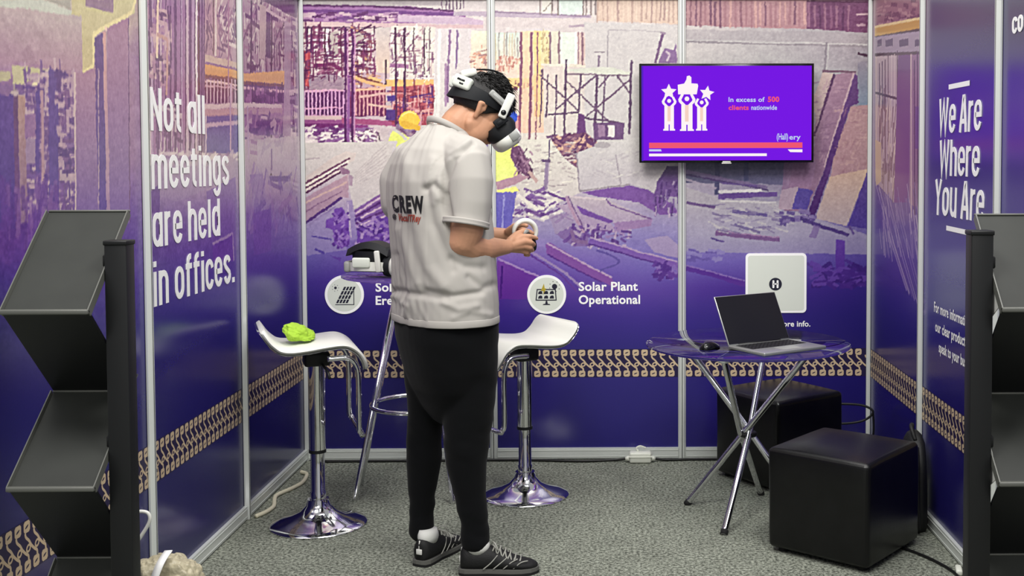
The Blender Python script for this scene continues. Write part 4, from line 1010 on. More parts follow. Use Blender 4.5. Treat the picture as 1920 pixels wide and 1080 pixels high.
for x in XB: post(wall_back, x, 0)
for y in YL[1:]: post(wall_left, 0, y)
for y in YR[1:]: post(wall_right, 3, y)

# slogans
mb = MB()
for txt, s, z, w, h in (('Not all', -1.945, 1.693, 0.535, 0.124), ('meetings', -1.945, 1.485, 0.81, 0.124), ('are held', -1.945, 1.277, 0.69, 0.124), ('in offices.', -1.945, 1.066, 0.86, 0.124)):
    letters(mb, txt, wallM(Lw, s, z), w, h, weight=0.98)
mb.build('lettering', M['white_print'], wall_left, label='white slogan reading Not all meetings are held in offices.', recalc=False)
mb = MB()
for txt, s, z, w, h, sl in (('We Are', 1.235, 1.69, 0.55, 0.118, 0.06), ('Where', 1.25, 1.518, 0.52, 0.118, 0.04), ('You Are', 1.185, 1.352, 0.64, 0.120, 0.06)):
    letters(mb, txt, wallM(Rw, s, z), w, h, sl, gap=0.08, weight=0.9)
for (s, z, ds, dz) in ((1.375, 1.878, 0.27, -0.002), (1.36, 1.305, 0.27, -0.002)):
    A_, C_ = ribbon([(0, 0), (ds, dz)], 0.010)
    mb.add([(p.x, p.y, 0.001) for p in A_ + C_], [(0, 2, 3, 1)], wallM(Rw, s, z), 0, False)
letters(mb, 'co', wallM(Rw, 2.10, 2.01), 0.10, 0.055, weight=1.2)
mb.build('lettering', M['white_print'], wall_right, label='white slogan reading We Are Where You Are', recalc=False)
mb = MB()
text_flat(mb, 'For more information about', wallM(Rw, 1.195, 0.940), 0.62, 0.044, 0.022)
text_flat(mb, 'our clear product offering', wallM(Rw, 1.215, 0.860), 0.60, 0.044, 0.022)
text_flat(mb, 'speak to your business', wallM(Rw, 1.27, 0.780), 0.46, 0.044, 0.022)
mb.build('lettering', M['white_print'], wall_right, label='small white paragraph of three lines', recalc=False)
mb = MB()
text_flat(mb, 'Solar Plant', wallM(B, 1.453, 0.899), 0.313, 0.047, 0.025); text_flat(mb, 'Operational', wallM(B, 1.453, 0.829), 0.325, 0.047, 0.025)
text_flat(mb, 'Solar Plant', wallM(B, 0.381, 0.899), 0.313, 0.047, 0.025); text_flat(mb, 'Erection', wallM(B, 0.381, 0.829), 0.23, 0.047, 0.025)
text_flat(mb, 'for more info.', wallM(B, 2.44, 0.704), 0.242, 0.030, 0.02)
mb.build('lettering', M['white_print'], wall_back, label='white captions under the building site picture', recalc=False)


def disc(mb, Mx, r, n=48, t=0.004, mi=0):
    mb.prism([(r * math.cos(2 * PI * k / n), r * math.sin(2 * PI * k / n)) for k in range(n)], t, Mx, mi)
# two round icon plates
mb = MB(); Mx = wallM(B, 0.217, 0.883, 0.0)
disc(mb, Mx, 0.103, mi=2); disc(mb, Mx, 0.089, t=0.0044, mi=0)
T = 0.005
for r in range(4):
    for c in range(4):
        x = -0.044 + 0.0165 * c + 0.0115 * r; z = -0.045 + 0.0225 * r
        mb.prism([(x, z), (x + 0.0115, z), (x + 0.0205, z + 0.019), (x + 0.009, z + 0.019)], T, Mx, 1)
mb.prism([(-0.048, -0.055), (0.052, -0.055), (0.052, -0.051), (-0.048, -0.051)], T, Mx, 1); mb.prism([(0.048, -0.055), (0.052, -0.055), (0.052, 0.030), (0.048, 0.020)], T, Mx, 1)
disc(mb, Mx @ Matrix.Translation((-0.046, 0.036, 0)), 0.007, 16, T, 1)
for k in range(7):
    a = 2 * PI * k / 7; mb.prism([(-0.046 + 0.017 * math.cos(a) - 0.002, 0.036 + 0.017 * math.sin(a) - 0.002), (-0.046 + 0.017 * math.cos(a) + 0.002, 0.036 + 0.017 * math.sin(a) - 0.002), (-0.046 + 0.017 * math.cos(a), 0.036 + 0.017 * math.sin(a) + 0.003)], T, Mx, 1)
mb.build('icon_plate', [M['icon_card'], M['navy_print'], M['white_print']], wall_back, label='round white plate with a tilted solar panel drawing')
mb = MB(); Mx = wallM(B, 1.284, 0.880, 0.0)
disc(mb, Mx, 0.103, mi=2); disc(mb, Mx, 0.090, t=0.0044, mi=0)
for pl in ([(-0.056, -0.030), (0.050, -0.030), (0.046, 0.026), (-0.050, 0.026), (-0.056, -0.030)],):
    A_, C_ = ribbon(pl, 0.0028); n = len(A_)
    mb.add([(p.x, p.y, T) for p in A_] + [(p.x, p.y, T) for p in C_], [(i, n + i, n + i + 1, i + 1) for i in range(n - 1)], Mx, 1, False)
for r in range(2):
    for c in range(3):
        x = -0.046 + 0.0305 * c; z = -0.022 + 0.024 * r
        mb.prism([(x, z), (x + 0.024, z), (x + 0.022, z + 0.014), (x + 0.014, z + 0.017), (x + 0.004, z + 0.013)], T, Mx, 1)
mb.prism([(-0.030, 0.020), (-0.014, 0.058), (-0.010, 0.032), (-0.002, 0.032), (-0.020, -0.004), (-0.016, 0.018)], T + 0.001, Mx, 3)
disc(mb, Mx @ Matrix.Translation((0.042, 0.042, 0)), 0.014, 20, T, 1)
for k in range(8):
    a = 2 * PI * k / 8 + 0.3; x, z = 0.042 + 0.027 * math.cos(a), 0.042 + 0.027 * math.sin(a)
    mb.prism([(x - 0.003, z - 0.002), (x + 0.003, z - 0.002), (x, z + 0.004)], T, Mx, 1)
mb.prism([(-0.008, -0.050), (0.006, -0.050), (0.003, -0.034), (-0.005, -0.034)], T, Mx, 1); mb.prism([(-0.022, -0.056), (0.020, -0.056), (0.014, -0.050), (-0.016, -0.050)], T, Mx, 1)
mb.build('icon_plate', [M['icon_card'], M['navy_print'], M['white_print'], M['yellow_print']], wall_back, label='round white plate with a panel, bolt and sun drawing')


def rrect(x0, y0, x1, y1, r, n=6):
    out = []
    for cx, cy, a0 in ((x1 - r, y1 - r, 0), (x0 + r, y1 - r, 90), (x0 + r, y0 + r, 180), (x1 - r, y0 + r, 270)):
        out += [(cx + r * math.cos(math.radians(a0 + 90 * k / n)), cy + r * math.sin(math.radians(a0 + 90 * k / n))) for k in range(n + 1)]
    return out
# white square cards: the printed codes are left out, the round emblem stays
mb = MB(); Mx = wallM(B, 0, 0, 0.0)
mb.prism(rrect(2.337, 0.777, 2.660, 1.094, 0.022), 0.004, Mx, 0); mb.prism(rrect(2.349, 0.789, 2.648, 1.082, 0.014), 0.0044, Mx, 1)
C2 = Mx @ Matrix.Translation((2.4955, 0.930, 0))
disc(mb, C2, 0.034, 36, 0.0048, 2)
for x in (-0.011, 0.011): mb.prism(rrect(x - 0.005, -0.021, x + 0.005, 0.021, 0.004), 0.0054, C2, 0)
mb.prism([(-0.011, -0.004), (0.011, -0.001), (0.011, 0.006), (-0.011, 0.003)], 0.0054, C2, 0)
mb.build('square_card', [M['white_print'], M['icon_card'], M['navy_print']], wall_back, label='white square card with a dark round emblem in its middle')

floor = MB()
floor.add([(-6, -9, 0), (9, -9, 0), (9, 2, 0), (-6, 2, 0)], [(0, 1, 2, 3)], None, 0, False)
fl = floor.build('floor', M['carpet'], recalc=False); tag(fl, label='grey speckled carpet floor', kind='structure')
# ------------------------------------------------------------------ television
tv = empty('tv', (2.226, -0.085, 1.83), label='wall mounted television showing a purple slide with three white figures', cat='television')
def sub(o, mb, name, mats, label=None, **k):
    return mb.build(name, mats, o, label, **k)
W_, H_ = 0.905, 0.512
mb = MB(); mb.box((0, 0.005, 0), (W_, 0.03, H_), 0.004, 2); mb.box((0, 0.045, -0.02), (W_ * 0.6, 0.05, H_ * 0.55), 0.01, 2); mb.box((0, -0.0105, 0), (W_, 0.004, H_), 0.0015, 1)
sub(tv, mb, 'casing', M['black_gloss'])
mb = MB(); mb.box((0, 0.072, 0.0), (0.30, 0.02, 0.20), 0.003, 1); sub(tv, mb, 'wall_bracket', M['black_metal'])
S = lambda n, c, s: emission(n, c, s)
scr = [S('screen_purple', (120, 26, 232), 1.05), S('screen_white', (255, 244, 246), 1.1), S('screen_red', (250, 92, 120), 1.0), S('screen_cream', (250, 214, 200), 1.05), S('screen_blue_white', (206, 222, 250), 1.0), S('screen_violet', (86, 40, 200), 1.0)]
ex = W_ / 2 - 0.012; ez = H_ / 2 - 0.012
mb = MB(); SM = frame((0, -0.0130, 0), (1, 0, 0), (0, 0, 1), (0, -1, 0))
mb.add([(-ex, -ez, 0), (ex, -ez, 0), (ex, ez, 0), (-ex, ez, 0)], [(0, 1, 2, 3)], SM, 0, False)
pxm = 1.0 / 1692 * W_         # photo crop units -> metres on the screen
def sp(X, Y): return ((X - 882) * pxm, -(Y - 524) * pxm)
def spoly(pts, mi, t=0.0006): mb.add([(*sp(*p), t) for p in pts], [tuple(range(len(pts)))], SM, mi, False)
def figure(cx, top, sc, arms, body):
    return
spoly([(60, 70), (75, 70), (75, 985), (60, 985)], 5)
# three people holding up two stars and a thumb sign
def star(cx, cy, R_, rot=0):
    return [(cx + (R_ if k % 2 == 0 else R_ * 0.48) * math.sin(rot + k * PI / 5), cy - (R_ if k % 2 == 0 else R_ * 0.48) * math.cos(rot + k * PI / 5)) for k in range(10)]
def body(cx, hy, w, by, skin=False):
    spoly([(cx + w * 0.42 * math.cos(k * PI / 8), hy + w * 0.42 * math.sin(k * PI / 8)) for k in range(16)], 1)
    spoly([(cx - w, hy + w * 1.1), (cx + w, hy + w * 1.1), (cx + w, by - 60), (cx - w, by - 60)], 1)
    spoly([(cx - w, by - 61), (cx - w * 0.12, by - 61), (cx - w * 0.12, by), (cx - w * 1.25, by), (cx - w * 1.25, by - 14), (cx - w, by - 20)], 1)
    spoly([(cx + w * 0.12, by - 61), (cx + w, by - 61), (cx + w, by - 20), (cx + w * 1.25, by - 14), (cx + w * 1.25, by), (cx + w * 0.12, by)], 1)
    spoly([(cx - w * 0.35, hy + w * 1.1), (cx + w * 0.30, hy + w * 1.1), (cx + w * 0.30, by - 90), (cx - w * 0.35, by - 90)], 3, 0.0009)
    for s in (-1, 1):
        spoly([(cx + s * w * 0.7, hy + w * 1.35), (cx + s * w * 1.45, hy + w * 0.55), (cx + s * w * 1.55, hy + w * 0.1), (cx + s * w * 1.0, hy - w * 0.9), (cx + s * w * 0.55, hy - w * 0.75), (cx + s * w * 1.0, hy + w * 0.15), (cx + s * w * 0.9, hy + w * 0.4), (cx + s * w * 0.2, hy + w * 1.1)][::s], 1, 0.0007)
body(325, 405, 46, 692); body(497, 385, 54, 695); body(640, 420, 44, 692)
spoly(star(322, 318, 78), 1, 0.0008); spoly(star(690, 332, 74, 0.15), 1, 0.0008)
spoly([(408, 250), (470, 238), (492, 200), (496, 168), (520, 160), (540, 178), (540, 236), (600, 240), (606, 262), (592, 342), (412, 342)], 1, 0.0008)
spoly([(130, 808), (1618, 808), (1618, 862), (130, 862)], 2); spoly([(130, 872), (245, 872), (252, 892), (130, 892)], 4); spoly([(1475, 876), (1618, 876), (1618, 904), (1500, 902)], 1)
spoly([(130, 914), (1272, 914), (1272, 940), (130, 940)], 1)
def st(txt, X, Y, w, h, mi, bold=0.02):
    x, z = sp(X, Y); text_flat(mb, txt, SM @ Matrix.Translation((x, z, 0.0004)), w * pxm, h * pxm, bold, mi)
st('In excess of', 900, 415, 350, 46, 4); st('500', 1280, 415, 112, 50, 2, 0.04); st('clients', 900, 492, 196, 46, 2, 0.03); st('nationwide', 1120, 492, 250, 46, 4)
st('(Hall)', 1368, 780, 110, 60, 4); st('ery', 1490, 780, 110, 50, 4)
sub(tv, mb, 'screen', scr, label='purple lit screen', recalc=False)
mb = MB(); mb.box((0, -0.0135, -H_ / 2 + 0.004), (0.042, 0.002, 0.006), 0.0006, 1); mb.box((0, -0.004, -H_ / 2 - 0.003), (0.05, 0.018, 0.006), 0.001, 1); sub(tv, mb, 'badge', M['hs_white'], label='small pale badge under the screen')


# ------------------------------------------------------------------ gas lift bar stools
def bar_stool(loc, yaw, label, seat_z, dx=0.0):
    t = empty('bar_stool', loc, yaw, label=label, cat='bar stool', group='white bar stools')
    mb = MB(); mb.lathe([(0.0, 0.0), (0.205, 0.0), (0.207, 0.006), (0.200, 0.012), (0.165, 0.022), (0.115, 0.038), (0.075, 0.060), (0.052, 0.088), (0.046, 0.115), (0.0, 0.115)], 64)
    mb.build('base', M['chrome'], t, angle=50)
    mb = MB(); mb.lathe([(0.0, 0.108), (0.034, 0.108), (0.034, 0.145), (0.030, 0.150), (0.030, 0.335), (0.0, 0.335)], 32)
    mb.lathe([(0.0, 0.33), (0.036, 0.33), (0.036, seat_z - 0.10), (0.030, seat_z - 0.095), (0.0, seat_z - 0.095)], 32)
    mb.build('column', M['chrome'], t, angle=50)
    mb = MB(); mb.lathe([(0.0, 0.318), (0.037, 0.318), (0.037, 0.332), (0.0, 0.332)], 32); mb.build('collar', M['black_metal'], t, angle=50)
    mb = MB(); mb.box((0, 0, seat_z - 0.070), (0.11, 0.10, 0.06), 0.012, 2); mb.tube([(0.02, -0.06, seat_z - 0.09), (0.03, -0.17, seat_z - 0.10), (0.035, -0.20, seat_z - 0.125)], 0.006); mb.build('lift_mechanism', M['black_metal'], t)
    # seat shell: low curved back, flat middle, waterfall front
    prof = [(-0.240, 0.078), (-0.229, 0.062), (-0.210, 0.034), (-0.190, 0.012), (-0.160, -0.010), (-0.115, -0.018), (-0.05, -0.014), (0.03, -0.004), (0.09, 0.000), (0.125, -0.010), (0.156, -0.034), (0.176, -0.068), (0.186, -0.104)]
    P = catmull([(x + dx, 0, z + seat_z) for x, z in prof], 5)
    def shell(off, th, hw, r):
        rings = []
        n = len(P)
        for i, p in enumerate(P):
            a, b = P[max(i - 1, 0)], P[min(i + 1, n - 1)]; tn = (b - a).normalized(); nn = Vector((-tn.z, 0, tn.x))
            f = 1.0
            d = min(i, n - 1 - i) / 9.0
            w = hw * (1 - 0.16 * max(0, 1 - d) ** 2)
            q = p + nn * off
            rings.append([q + nn * th + Vector((0, -w, 0)) + Vector((0, r, 0)), q + nn * th + Vector((0, w - r, 0)), q + nn * th * 0.5 + Vector((0, w, 0)), q + Vector((0, w - r, 0)), q + Vector((0, -w + r, 0)), q + nn * th * 0.5 + Vector((0, -w, 0))])
        return rings
    mb = MB(); mb.loft(shell(0.0, 0.016, 0.195, 0.007)); mb.build('seat', M['white_seat'], t, label='white padded seat shell', angle=60)
    mb = MB(); mb.loft(shell(-0.009, 0.008, 0.190, 0.004)); mb.build('seat_pan', M['chrome'], t, angle=60)
    mb = MB()
    for s in (-1, 1):
        pass
    path = [(0.03, -0.165, seat_z - 0.05), (0.115, -0.17, seat_z - 0.05), (0.148, -0.17, seat_z - 0.085), (0.157, -0.17, seat_z - 0.15), (0.157, -0.17, seat_z - 0.34), (0.167, -0.165, seat_z - 0.375), (0.172, -0.14, seat_z - 0.385),
            (0.172, 0.14, seat_z - 0.385), (0.167, 0.165, seat_z - 0.375), (0.157, 0.17, seat_z - 0.34), (0.157, 0.17, seat_z - 0.15), (0.148, 0.17, seat_z - 0.085), (0.115, 0.17, seat_z - 0.05), (0.03, 0.165, seat_z - 0.05)]
    path = [(x + dx, y, z) for x, y, z in path]
    mb.tube(catmull(path, 5), 0.012, 14); mb.build('footrest', M['chrome'], t)
    return t
st1 = bar_stool((0.345, -1.072, 0), math.radians(20), 'white bar stool by the left wall with a lime green cloth on its seat', 0.80)
st2 = bar_stool((1.215, -0.655, 0), math.radians(214), 'white bar stool behind the standing man, its low back towards the round table', 0.745, 0.045)

# crumpled cloth on the left stool
bm = bmesh.new(); bmesh.ops.create_icosphere(bm, subdivisions=5, radius=1.0)
for p in bm.verts:
    d = p.co.normalized()
    n = 0.30 * noise.noise(d * 1.7 + Vector((3, 1, 7))) + 0.18 * abs(noise.noise(d * 3.6)) + 0.07 * noise.noise(d * 8)
    q = d * (1 + n)
    p.co = Vector((q.x * 0.062, q.y * 0.07, max(q.z * 0.038 + 0.026 - 0.022 * d.x, 0.0)))
me = bpy.data.meshes.new('crumpled_cloth'); bm.to_mesh(me); bm.free()
cl = link_mesh('crumpled_cloth', me, M['green_cloth'], label='crumpled lime green cloth lying on the left stool', cat='cloth'); cl.location = (0.275, -1.085, 0.814)

# ------------------------------------------------------------------ glass bar table with a headset on it
bt = empty('bar_table', (0.700, -0.61, 0), label='tall round glass bar table with splayed chrome legs, half hidden by the man', cat='bar table')
mb = MB(); mb.lathe([(0.0, 1.040), (0.340, 1.040), (0.345, 1.043), (0.345, 1.049), (0.340, 1.052), (0.0, 1.052)], 72); mb.build('table_top', M['glass'], bt, label='clear glass round top', angle=40)
mb = MB(); mb.lathe([(0.0, 1.010), (0.10, 1.010), (0.10, 1.0395), (0.0, 1.0395)], 32); mb.build('hub', M['chrome'], bt, angle=40)
for (fx, fy) in ((-0.305, 0.135), (-0.275, -0.125), (0.19, -0.17), (0.205, 0.13)):
    mb = MB(); k = 0.085 / math.hypot(fx, fy)
    mb.tube([(fx, fy, 0.0), (fx * 0.99, fy * 0.99, 0.012), (fx * k, fy * k, 1.018)], 0.0125, 16); mb.build('leg', M['chrome'], bt)
mb = MB(); mb.tube([(0.215 * math.cos(2 * PI * k / 48), 0.215 * math.sin(2 * PI * k / 48), 0.43) for k in range(48)], 0.0105, 14, closed=True); mb.build('footrest_ring', M['chrome'], bt)

def vr_headset(name, root, strap_pose, worn):
    """Shared shapes in head space: +x face, +z crown, +y left."""
# resting headset: visor towards the right, halo strap over it
hs = empty('vr_headset', (0.548, -0.775, 1.0525), math.radians(-12), label='white virtual reality headset resting on the glass bar table', cat='headset')
def sect(cx, cz, rx, rz, n=28, e=2.6):
    out = []
    for k in range(n):
        a = 2 * PI * k / n; c, s = math.cos(a), math.sin(a)
        out.append((cx + rx * math.copysign(abs(c) ** (2 / e), c), cz + rz * math.copysign(abs(s) ** (2 / e), s)))
    return out
mb = MB()      # visor
mb.loft([[(x, y, z) for (y, z) in sect(0, 0.055, w, h)] for x, w, h in ((0.095, 0.085, 0.046), (0.105, 0.094, 0.053), (0.135, 0.095, 0.054), (0.160, 0.090, 0.050), (0.172, 0.078, 0.042), (0.176, 0.055, 0.028))])
mb.build('visor', M['hs_white'], hs, angle=60)
mb = MB(); mb.loft([[(x, y, z) for (y, z) in sect(0, 0.055, w, h)] for x, w, h in ((0.062, 0.080, 0.048), (0.075, 0.086, 0.050), (0.098, 0.086, 0.047))]); mb.build('face_pad', M['hs_black'], hs, angle=60)
def band(rad, z0f, h, a0, a1, th, n=30, bz=0.0):
    rings = []
    for k in range(n + 1):
        a = math.radians(a0 + (a1 - a0) * k / n); c, s = math.cos(a), math.sin(a)
        z = z0f(math.degrees(a))
        rings.append([(rad[0] * c, rad[1] * s, z - h / 2), ((rad[0] + th) * c, (rad[1] + th) * s, z - h / 2), ((rad[0] + th) * c, (rad[1] + th) * s, z + h / 2), (rad[0] * c, rad[1] * s, z + h / 2)])
    return rings
mb = MB(); mb.loft(band((0.112, 0.088), lambda a: 0.045 - 0.012 * math.sin(math.radians(a)) , 0.040, 55, 305, 0.010)); mb.build('head_strap', M['hs_white'], hs, angle=50)
mb = MB(); mb.loft(band((0.102, 0.080), lambda a: 0.080, 0.088, 62, 298, 0.008)); mb.build('strap_padding', M['hs_black'], hs, angle=50)
mb = MB()
mb.loft([[(x - 0.012, y * 0.072, 0.10 + 0.056 * math.sin(PI * (0.12 + 0.76 * k / 20)) + dz) for x, y, dz in ((-0.105 + 0.2 * k / 20, -1, -0.020), (-0.105 + 0.2 * k / 20, 1, -0.020), (-0.105 + 0.2 * k / 20, 0.7, 0.010), (-0.105 + 0.2 * k / 20, -0.7, 0.010))] for k in range(21)]); mb.build('top_strap', M['hs_black'], hs, angle=50)
for s in (-1, 1):
    mb = MB(); mb.box((-0.030, s * 0.099, 0.074), (0.085, 0.016, 0.046), 0.008, 3); mb.build('audio_pod', M['icon_card'], hs)
    mb = MB(); mb.box((0.055, s * 0.094, 0.075), (0.026, 0.014, 0.098), 0.0065, 3, M=Matrix.Rotation(-0.10, 4, 'Y')); mb.build('strap_arm', M['hs_white'], hs)
mb = MB(); mb.box((-0.124, 0, 0.05), (0.03, 0.11, 0.052), 0.012, 3); mb.tube([(-0.14, 0, 0.05), (-0.15, 0, 0.05)], 0.022, 20); mb.build('rear_dial', M['hs_grey'], hs)
# ------------------------------------------------------------------ low round glass table
lt = empty('round_table', (2.238, -0.915, 0), label='low round glass table on crossed chrome legs with a laptop on it', cat='table')
mb = MB(); mb.lathe([(0.0, 0.755), (0.452, 0.755), (0.457, 0.758), (0.457, 0.764), (0.452, 0.767), (0.0, 0.767)], 80); mb.build('table_top', M['glass'], lt, label='clear glass round top', angle=40)
feet = [((1.970, -0.815), (2.505, -1.02)), ((2.099, -1.247), (2.370, -0.60)), ((2.505, -1.02), (1.965, -0.80)), ((2.335, -0.665), (2.10, -1.24))]
for (fx, fy), (tx, ty) in feet:
    a = Vector((fx - 2.238, fy + 0.915, 0)); b = Vector((tx - 2.238, ty + 0.915, 0.745))
    mb = MB(); d = (b - a).normalized(); side = Vector((d.y, -d.x, 0)).normalized() * 0.016
    mid = (a + b) / 2 + side
    mb.tube([a, a + (mid - a) * 0.06, mid, b - (b - mid) * 0.03, b], 0.0145, 18); lg = mb.build('leg', M['chrome'], lt)
    mb = MB(); mb.tube([a + Vector((0, 0, 0.0)), a + (mid - a).normalized() * 0.022], 0.0165, 16); mb.build('foot_cap', M['shoe_tread'], lg)
    mb = MB(); mb.tube([b - Vector((0, 0, 0.012)), b + Vector((0, 0, 0.0095))], 0.024, 24); mb.build('glass_pad', M['alu'], lg)
mb = MB(); mb.tube([(0.034 * math.cos(2 * PI * k / 28), 0.034 * math.sin(2 * PI * k / 28), 0.352) for k in range(28)], 0.012, 12, closed=True); mb.build('hub', M['black_metal'], lt)

# laptop
LP = Vector((2.343, -1.115, 0.768)); lr = math.radians(33)
lap = empty('laptop', LP, lr, label='open silver laptop with a dark screen on the low glass table', cat='laptop')
# local: x along the hinge (left to right as seen), -y towards the user
mb = MB(); mb.box((0, 0, 0.0085), (0.350, 0.240, 0.015), 0.004, 2); mb.build('base', M['laptop_alu'], lap)
mb = MB(); mb.box((0, 0.038, 0.0163), (0.305, 0.112, 0.0012), 0.0, 1)
kb = mb.build('keyboard', M['laptop_key'], lap)
mb = MB()
for r in range(5):
    for c in range(14): mb.box((-0.139 + 0.0214 * c, -0.005 + 0.0215 * r, 0.0175), (0.0165, 0.017, 0.0016), 0.0005, 1)
mb.build('keycap', M['laptop_key'], kb, kind='stuff')
mb = MB(); mb.box((0, -0.068, 0.0164), (0.105, 0.066, 0.0008)); mb.build('touchpad', M['hs_grey'], lap)
tilt = math.radians(27)
Sm = Matrix.Translation((0, 0.118, 0.014)) @ Matrix.Rotation(-tilt, 4, 'X')
mb = MB(); mb.box((0, 0, 0.114), (0.350, 0.007, 0.226), 0.003, 2, M=Sm); ld = mb.build('lid', M['laptop_alu'], lap)
mb = MB(); mb.box((0, -0.0039, 0.114), (0.343, 0.001, 0.219), 0.0, 1, M=Sm); mb.build('display', M['laptop_screen'], ld, label='black switched off display')
mb = MB(); mb.tube([Sm @ Vector((-0.12, 0.0, 0.0)), Sm @ Vector((0.12, 0.0, 0.0))], 0.006, 12); mb.build('hinge', M['black_metal'], lap)
mo = empty('computer_mouse', (2.052, -1.10, 0.768), 0.9, label='black computer mouse with its cable left of the laptop', cat='mouse')
mb = MB(); mb.loft([[(x, w * math.cos(PI * k / 12), max(0.0, h * math.sin(PI * k / 12))) for k in range(13)] for x, w, h in ((-0.055, 0.008, 0.010), (-0.048, 0.022, 0.024), (-0.02, 0.030, 0.035), (0.015, 0.029, 0.032), (0.045, 0.024, 0.020), (0.056, 0.012, 0.010))], closed=True); mb.build('mouse_body', M['black_gloss'], mo)
mb = MB(); mb.tube(catmull([(0.055, 0, 0.006), (0.08, 0.02, 0.004), (0.10, 0.06, 0.004), (0.07, 0.10, 0.004), (0.10, 0.15, 0.004)], 6), 0.003, 8); mb.build('mouse_cable', M['black_cable'], mo)

# ------------------------------------------------------------------ ottomans
def ottoman(loc, yaw, sx, sy, h, label):
    t = empty('ottoman', loc, yaw, label=label, cat='ottoman', group='black cube ottomans')
    def box_mesh(z0, z1, pad, puff):
        bm = bmesh.new(); bmesh.ops.create_cube(bm, size=1.0)
        bmesh.ops.bevel(bm, geom=bm.edges[:], offset=0.055, segments=4, profile=0.5, affect='EDGES')
        bmesh.ops.subdivide_edges(bm, edges=bm.edges[:], cuts=3, use_grid_fill=True)
        for p in bm.verts:
            x, y, z = p.co
            p.co = Vector((x * (sx + pad), y * (sy + pad), (z0 + z1) / 2 + z * (z1 - z0)))
            if z > 0.45: p.co.z += puff * (1 - (2 * x) ** 2) * (1 - (2 * y) ** 2)
            p.co += 0.004 * Vector((noise.noise(p.co * 6 + Vector(loc)), noise.noise(p.co * 6 + Vector((9, 2, 1))), 0))
        bm.normal_update()
        me = bpy.data.meshes.new('m'); bm.to_mesh(me); bm.free(); return me
    link_mesh('body', box_mesh(0.018, h, 0, 0.016), M['black_leather'], t)
    for ax in (-1, 1):
        for ay in (-1, 1):
            mb = MB(); mb.lathe([(0, 0), (0.02, 0), (0.022, 0.03), (0, 0.03)], 16, M=Matrix.Translation((ax * (sx / 2 - 0.05), ay * (sy / 2 - 0.05), 0))); mb.build('foot', M['shoe_tread'], t, angle=40)
    return t
# near corner (2.601,-1.721), left corner (2.256,-1.441)
v1 = Vector((2.256 - 2.601, -1.441 + 1.721, 0)); ang = math.atan2(-v1.y, -v1.x); ux = -v1.normalized(); uy = Vector((-ux.y, ux.x, 0))
c = Vector((2.603, -1.730, 0)) - ux * 0.225 + uy * 0.235
ottoman(c, ang, 0.45, 0.47, 0.425, 'black leather cube ottoman nearest the aisle, in front of the low table')
o2 = Vector((math.cos(math.radians(35)), math.sin(math.radians(35)), 0)); o3 = Vector((-o2.y, o2.x, 0))
ottoman(Vector((2.405, -0.69, 0)) + o2 * 0.225 + o3 * 0.225, math.radians(35), 0.45, 0.45, 0.445, 'black leather cube ottoman against the back wall behind the low table')

# black bag slumped between the front ottoman and the right wall
mb = MB(); n = 26
rings = []
for z, rx, ry, ox in ((0.0, 0.042, 0.11, 0), (0.03, 0.050, 0.13, 0), (0.16, 0.048, 0.13, 0.0), (0.30, 0.045, 0.12, 0.0), (0.37, 0.040, 0.09, 0.0), (0.40, 0.03, 0.055, 0.0), (0.415, 0.015, 0.02, 0.0)):
    ring = []
    for k in range(n):
        a = 2 * PI * k / n; f = 1 + 0.10 * noise.noise(Vector((math.cos(a) * 2, math.sin(a) * 2, z * 9)))
        ring.append((ox + rx * f * math.cos(a), ry * f * math.sin(a), z))
    rings.append(ring)
bg = empty('bag', (2.935, -1.13, 0), 0.0, label='soft black bag slumped between the front ottoman and the right wall', cat='bag')
mb.loft(rings); mb.build('bag_body', M['black_bag'], bg)
mb = MB(); mb.tube(catmull([(-0.01, -0.06, 0.385), (-0.02, -0.03, 0.435), (0.0, 0.03, 0.43), (0.005, 0.06, 0.38)], 6), 0.009, 10); mb.build('bag_handle', M['black_bag'], bg)
mb = MB(); mb.tube(catmull([(-0.01, -0.085, 0.36), (-0.02, -0.130, 0.28), (-0.02, -0.142, 0.14), (-0.015, -0.135, 0.02)], 6), 0.010, 10); mb.build('bag_strap', M['black_bag'], bg)

# thin loop of wire sticking out beside the back ottoman
lp = MB(); pts = catmull([(2.735, -0.29, 0.30), (2.72, -0.29, 0.262), (2.80, -0.30, 0.252), (2.90, -0.31, 0.27), (2.945, -0.32, 0.315), (2.90, -0.31, 0.345), (2.81, -0.30, 0.352), (2.735, -0.29, 0.345)], 6, True)
lw_ = lp.tube(pts, 0.006, 10, closed=True); lp.tube(catmull([(2.945, -0.32, 0.315), (2.952, -0.30, 0.20), (2.93, -0.26, 0.10), (2.90, -0.24, 0.004)], 6), 0.005, 8)
lp.build('wire_loop', M['black_metal'], label='thin dark wire loop standing beside the back ottoman', cat='wire')

